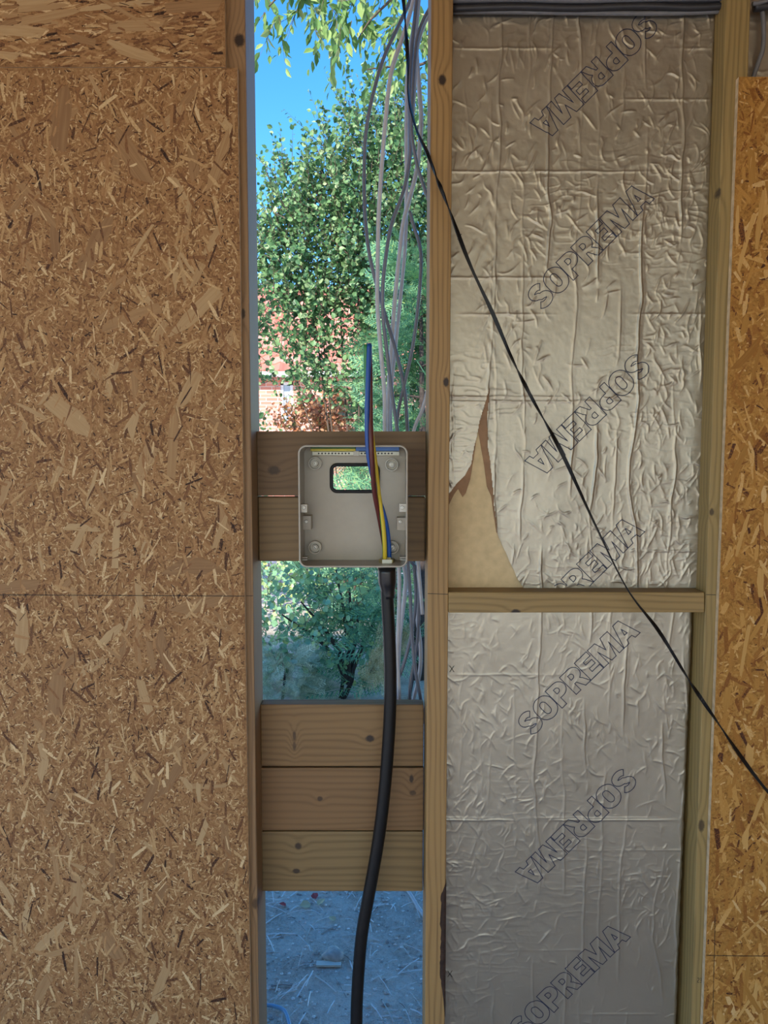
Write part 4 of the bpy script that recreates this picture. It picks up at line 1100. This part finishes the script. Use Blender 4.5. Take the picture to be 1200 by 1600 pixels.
# ------------------------------------------------------------------ brick house
def brick():
    m, nt, b = newmat('red_brick'); g = NG(nt)
    co = g.n('ShaderNodeTexCoord').outputs['Object']; s = g.n('ShaderNodeSeparateXYZ'); nt.links.new(co, s.inputs[0])
    bt = g.n('ShaderNodeTexBrick'); g.set(bt.inputs['Vector'], g.vec(s.outputs[0], s.outputs[2], 0.0))
    bt.inputs['Color1'].default_value = (.55, .20, .14, 1); bt.inputs['Color2'].default_value = (.68, .30, .22, 1); bt.inputs['Mortar'].default_value = (.6, .5, .44, 1)
    bt.inputs['Scale'].default_value = 1.0; bt.inputs['Brick Width'].default_value = .24; bt.inputs['Row Height'].default_value = .075; bt.inputs['Mortar Size'].default_value = .008
    nt.links.new(bt.outputs[0], b.inputs['Base Color']); b.inputs['Roughness'].default_value = .9
    return m
M['brick'] = brick(); M['tile'] = island_mat('clay_tile', [(0, (.50, .17, .12)), (.5, (.64, .26, .19)), (1, (.72, .36, .28))], .8)
HY = 14.0
hs = thing('brick_house', (-1.0, HY + 2, GZ - .04), 'red brick house with a clay tile roof glimpsed between the leaves', 'house')
eave = P(500, 585, HY - .3).z; hx0, hx1 = -6.0, 1.2
w0 = P(438, 597, HY); w1 = P(458, 622, HY)
mb = MB()
mb.box(hx0, w0.x, HY, HY + 5, GZ - .05, eave); mb.box(w1.x, hx1, HY, HY + 5, GZ - .05, eave)
mb.box(w0.x, w1.x, HY, HY + 5, w0.z, eave); mb.box(w0.x, w1.x, HY, HY + 5, GZ - .05, w1.z - .5); mb.box(w0.x, w1.x, HY + .15, HY + 5, w1.z - .5, w0.z)
mb.build('wall', M['brick'], hs)
wf = MB(); z0w, z1w = w1.z - .5, w0.z
wf.box(w0.x, w1.x, HY + .02, HY + .10, z1w - .06, z1w); wf.box(w0.x, w1.x, HY + .02, HY + .10, z0w, z0w + .06)
wf.box(w0.x, w0.x + .06, HY + .02, HY + .10, z0w, z1w); wf.box(w1.x - .06, w1.x, HY + .02, HY + .10, z0w, z1w)
wo = wf.build('window', M['white'], hs)
make('pane', *box_vf(w0.x + .06, w1.x - .06, HY + .05, HY + .06, z0w + .06, z1w - .06), M['glass'], wo)
make('gutter', *tube_vf([Vector((hx0 - .2, HY - .35, eave)), Vector((0, HY - .35, eave)), Vector((hx1 + .2, HY - .35, eave))], .06, 8), M['white'], hs)
# roof slope with tiles
pit = math.radians(40); tw_, tl_ = .30, .34
make('roof_deck', [(hx0 - .2, HY - .3, eave), (hx1 + .2, HY - .3, eave), (hx1 + .2, HY + 2.5, eave + 2.8 * math.tan(pit)), (hx0 - .2, HY + 2.5, eave + 2.8 * math.tan(pit)), (hx1 + .2, HY + 5.3, eave), (hx0 - .2, HY + 5.3, eave)],
     [(0, 1, 2, 3), (3, 2, 4, 5)], M['tile'], hs)
tm = bpy.data.meshes.new('roof_tile'); tv = []; nseg = 6
for yy_ in (0, tl_):
    for i in range(nseg + 1):
        u = i / nseg; tv.append((u * tw_, yy_, .03 + .028 * math.cos(u * 2 * math.pi) + (.03 if yy_ == 0 else 0)))
for i in range(nseg + 1): u = i / nseg; tv.append((u * tw_, 0, .005))
k_ = nseg + 1
tfc = [(i, i + 1, k_ + i + 1, k_ + i) for i in range(nseg)] + [(2 * k_ + i, 2 * k_ + i + 1, i + 1, i) for i in range(nseg)]
tm.from_pydata(tv, [], tfc); tm.materials.append(M['tile']); tm.update()
hl_ = Vector(hs.location)
for r_ in range(10):
    for c_ in range(26):
        x = -5.9 + c_ * tw_ * .97
        if x > hx1 - .1: continue
        o = bpy.data.objects.new('roof_tile', tm); COL.objects.link(o); o.parent = hs
        d = r_ * tl_ * .85
        o.location = Vector((x, HY - .34 + d * math.cos(pit), eave + .02 + d * math.sin(pit))) - hl_; o.rotation_euler = (pit, 0, 0)

# ------------------------------------------------------------------ things on the ground
def gp_(px, py):
    a_ = P(px, py, 1.0); o_ = Vector((0, CY, CZ)); d = a_ - o_; t = (GZ - .05 - CZ) / d.z; q = o_ + d * t
    q.z = float(ground_h(np.array([q.x]), np.array([q.y]))[0]); return q
mb = MB()
for i in range(1300):
    x = rng.uniform(-.75, .45); y = rng.uniform(.4, 3.4) if i < 1050 else rng.uniform(3.4, 7); z = float(ground_h(np.array([x]), np.array([y]))[0]) + .004
    an = rng.uniform(0, math.pi); L = rng.uniform(.02, .11); d = Vector((math.cos(an), math.sin(an), rng.uniform(-.05, .12))) * L
    p0 = Vector((x, y, z)); path = [p0, p0 + d * .5 + Vector((0, 0, .004)), p0 + d]
    v_, f_ = tube_vf(path, rng.uniform(.0008, .0022), 3); mb.add(v_, f_)
o = mb.build('twig_litter', island_mat('litter_twigs', [(0, (.20, .15, .13)), (.25, (.70, .64, .58)), (1, (1.0, .96, .92))], .8)); tag(o, 'scattered dry twigs and stalks on the soil', 'twigs', kind='stuff')
# gravel
me_v = []; me_f = []
ico = [(0, 0, 1), (.9, 0, .3), (.28, .85, .3), (-.72, .53, .3), (-.72, -.53, .3), (.28, -.85, .3), (0, 0, -.6)]
icf = [(0, 1, 2), (0, 2, 3), (0, 3, 4), (0, 4, 5), (0, 5, 1), (6, 2, 1), (6, 3, 2), (6, 4, 3), (6, 5, 4), (6, 1, 5)]
for i in range(3500):
    x = rng.uniform(-.7, .4); y = rng.uniform(.35, 3.2); z = float(ground_h(np.array([x]), np.array([y]))[0]); s = rng.uniform(.002, .0085)
    k = len(me_v); an = rng.uniform(0, 6.28); c_, s_ = math.cos(an), math.sin(an)
    me_v += [(x + (p[0] * c_ - p[1] * s_) * s * rng.uniform(.8, 1.2), y + (p[0] * s_ + p[1] * c_) * s, z + p[2] * s * .7) for p in ico]; me_f += [tuple(q + k for q in f_) for f_ in icf]
o = make('gravel', me_v, me_f, island_mat('gravel_stone', [(0, (.30, .26, .24)), (.5, (.70, .62, .56)), (1, (.96, .92, .86))], .85)); tag(o, 'fine gravel and grit strewn on the soil', 'gravel', kind='stuff')
# fallen leaves, chips, stone
fl_me = bpy.data.meshes.new('fallen_leaf'); fl_me.from_pydata((LEAF * np.array([1.0, 1, 1])).tolist(), [], LEAF_F.tolist())
def fallen(px, py, s, mat, lb, rz):
    me = fl_me.copy(); me.materials.append(mat); q = gp_(px, py) + Vector((0, 0, .008))
    o = bpy.data.objects.new('fallen_leaf', me); COL.objects.link(o); o.location = q; o.rotation_euler = (.25, rng.uniform(-.3, .3), rz); o.scale = (s,) * 3
    tag(o, lb, 'leaf', 'fallen leaves on the soil')
red = plain('red_leaf', (.45, .05, .05), .6); tan = plain('tan_leaf', (.62, .48, .28), .7); pal = plain('pale_chip', (.72, .70, .62), .7)
fallen(494, 1416, .034, red, 'red fallen leaf lying on the tan leaf clump', .4); fallen(486, 1424, .045, tan, 'tan fallen leaf under a red leaf', 2.0); fallen(497, 1426, .04, tan, 'tan fallen leaf beside the red one', -.6)
fallen(447, 1428, .03, red, 'small red fallen leaf lying alone', 1.2); fallen(524, 1452, .03, tan, 'small tan leaf near the middle of the soil', .9)
q = gp_(514, 1518)
tag(make('wood_chip', *box_vf(q.x - .042, q.x + .040, q.y - .010, q.y + .012, q.z + .003, q.z + .010), pal, loc=q), 'pale flat wood chip on the soil', 'wood chip')
q = gp_(521, 1506); rs = []
st_v = []; st_f = []; nu, nv = 14, 8
for i in range(nv + 1):
    for j in range(nu):
        th = math.pi * i / nv; p_ = 2 * math.pi * j / nu; r_ = .036 * (1 + .18 * math.sin(3 * p_ + i) * math.sin(th))
        st_v.append((q.x + r_ * math.sin(th) * math.cos(p_), q.y + r_ * .9 * math.sin(th) * math.sin(p_), q.z + .014 + r_ * .55 * math.cos(th)))
for i in range(nv):
    for j in range(nu): st_f.append((i * nu + j, (i + 1) * nu + j, (i + 1) * nu + (j + 1) % nu, i * nu + (j + 1) % nu))
tag(make('stone', st_v, st_f, plain('pale_stone', (.45, .43, .40), .8, 0, .3), loc=q, smooth=True), 'rounded pale stone next to the flat wood chip', 'stone')
pth = catmull([gp_(x, y) + Vector((0, 0, .012)) for x, y in ((395, 1581), (413, 1586), (430, 1590), (446, 1600), (455, 1630))], 8)
tag(tube('blue_hose', pth, .0055, M['bluecable'], sides=10), 'thin blue hose lying on the soil', 'hose')
pth = catmull([gp_(x, y) + Vector((0, 0, .012)) for x, y in ((610, 1360), (625, 1386), (640, 1408), (655, 1432), (675, 1460))], 8)
tag(tube('ground_cable', pth, .007, M['cable'], sides=10), 'grey cable lying on the soil beside the right stud', 'cable')
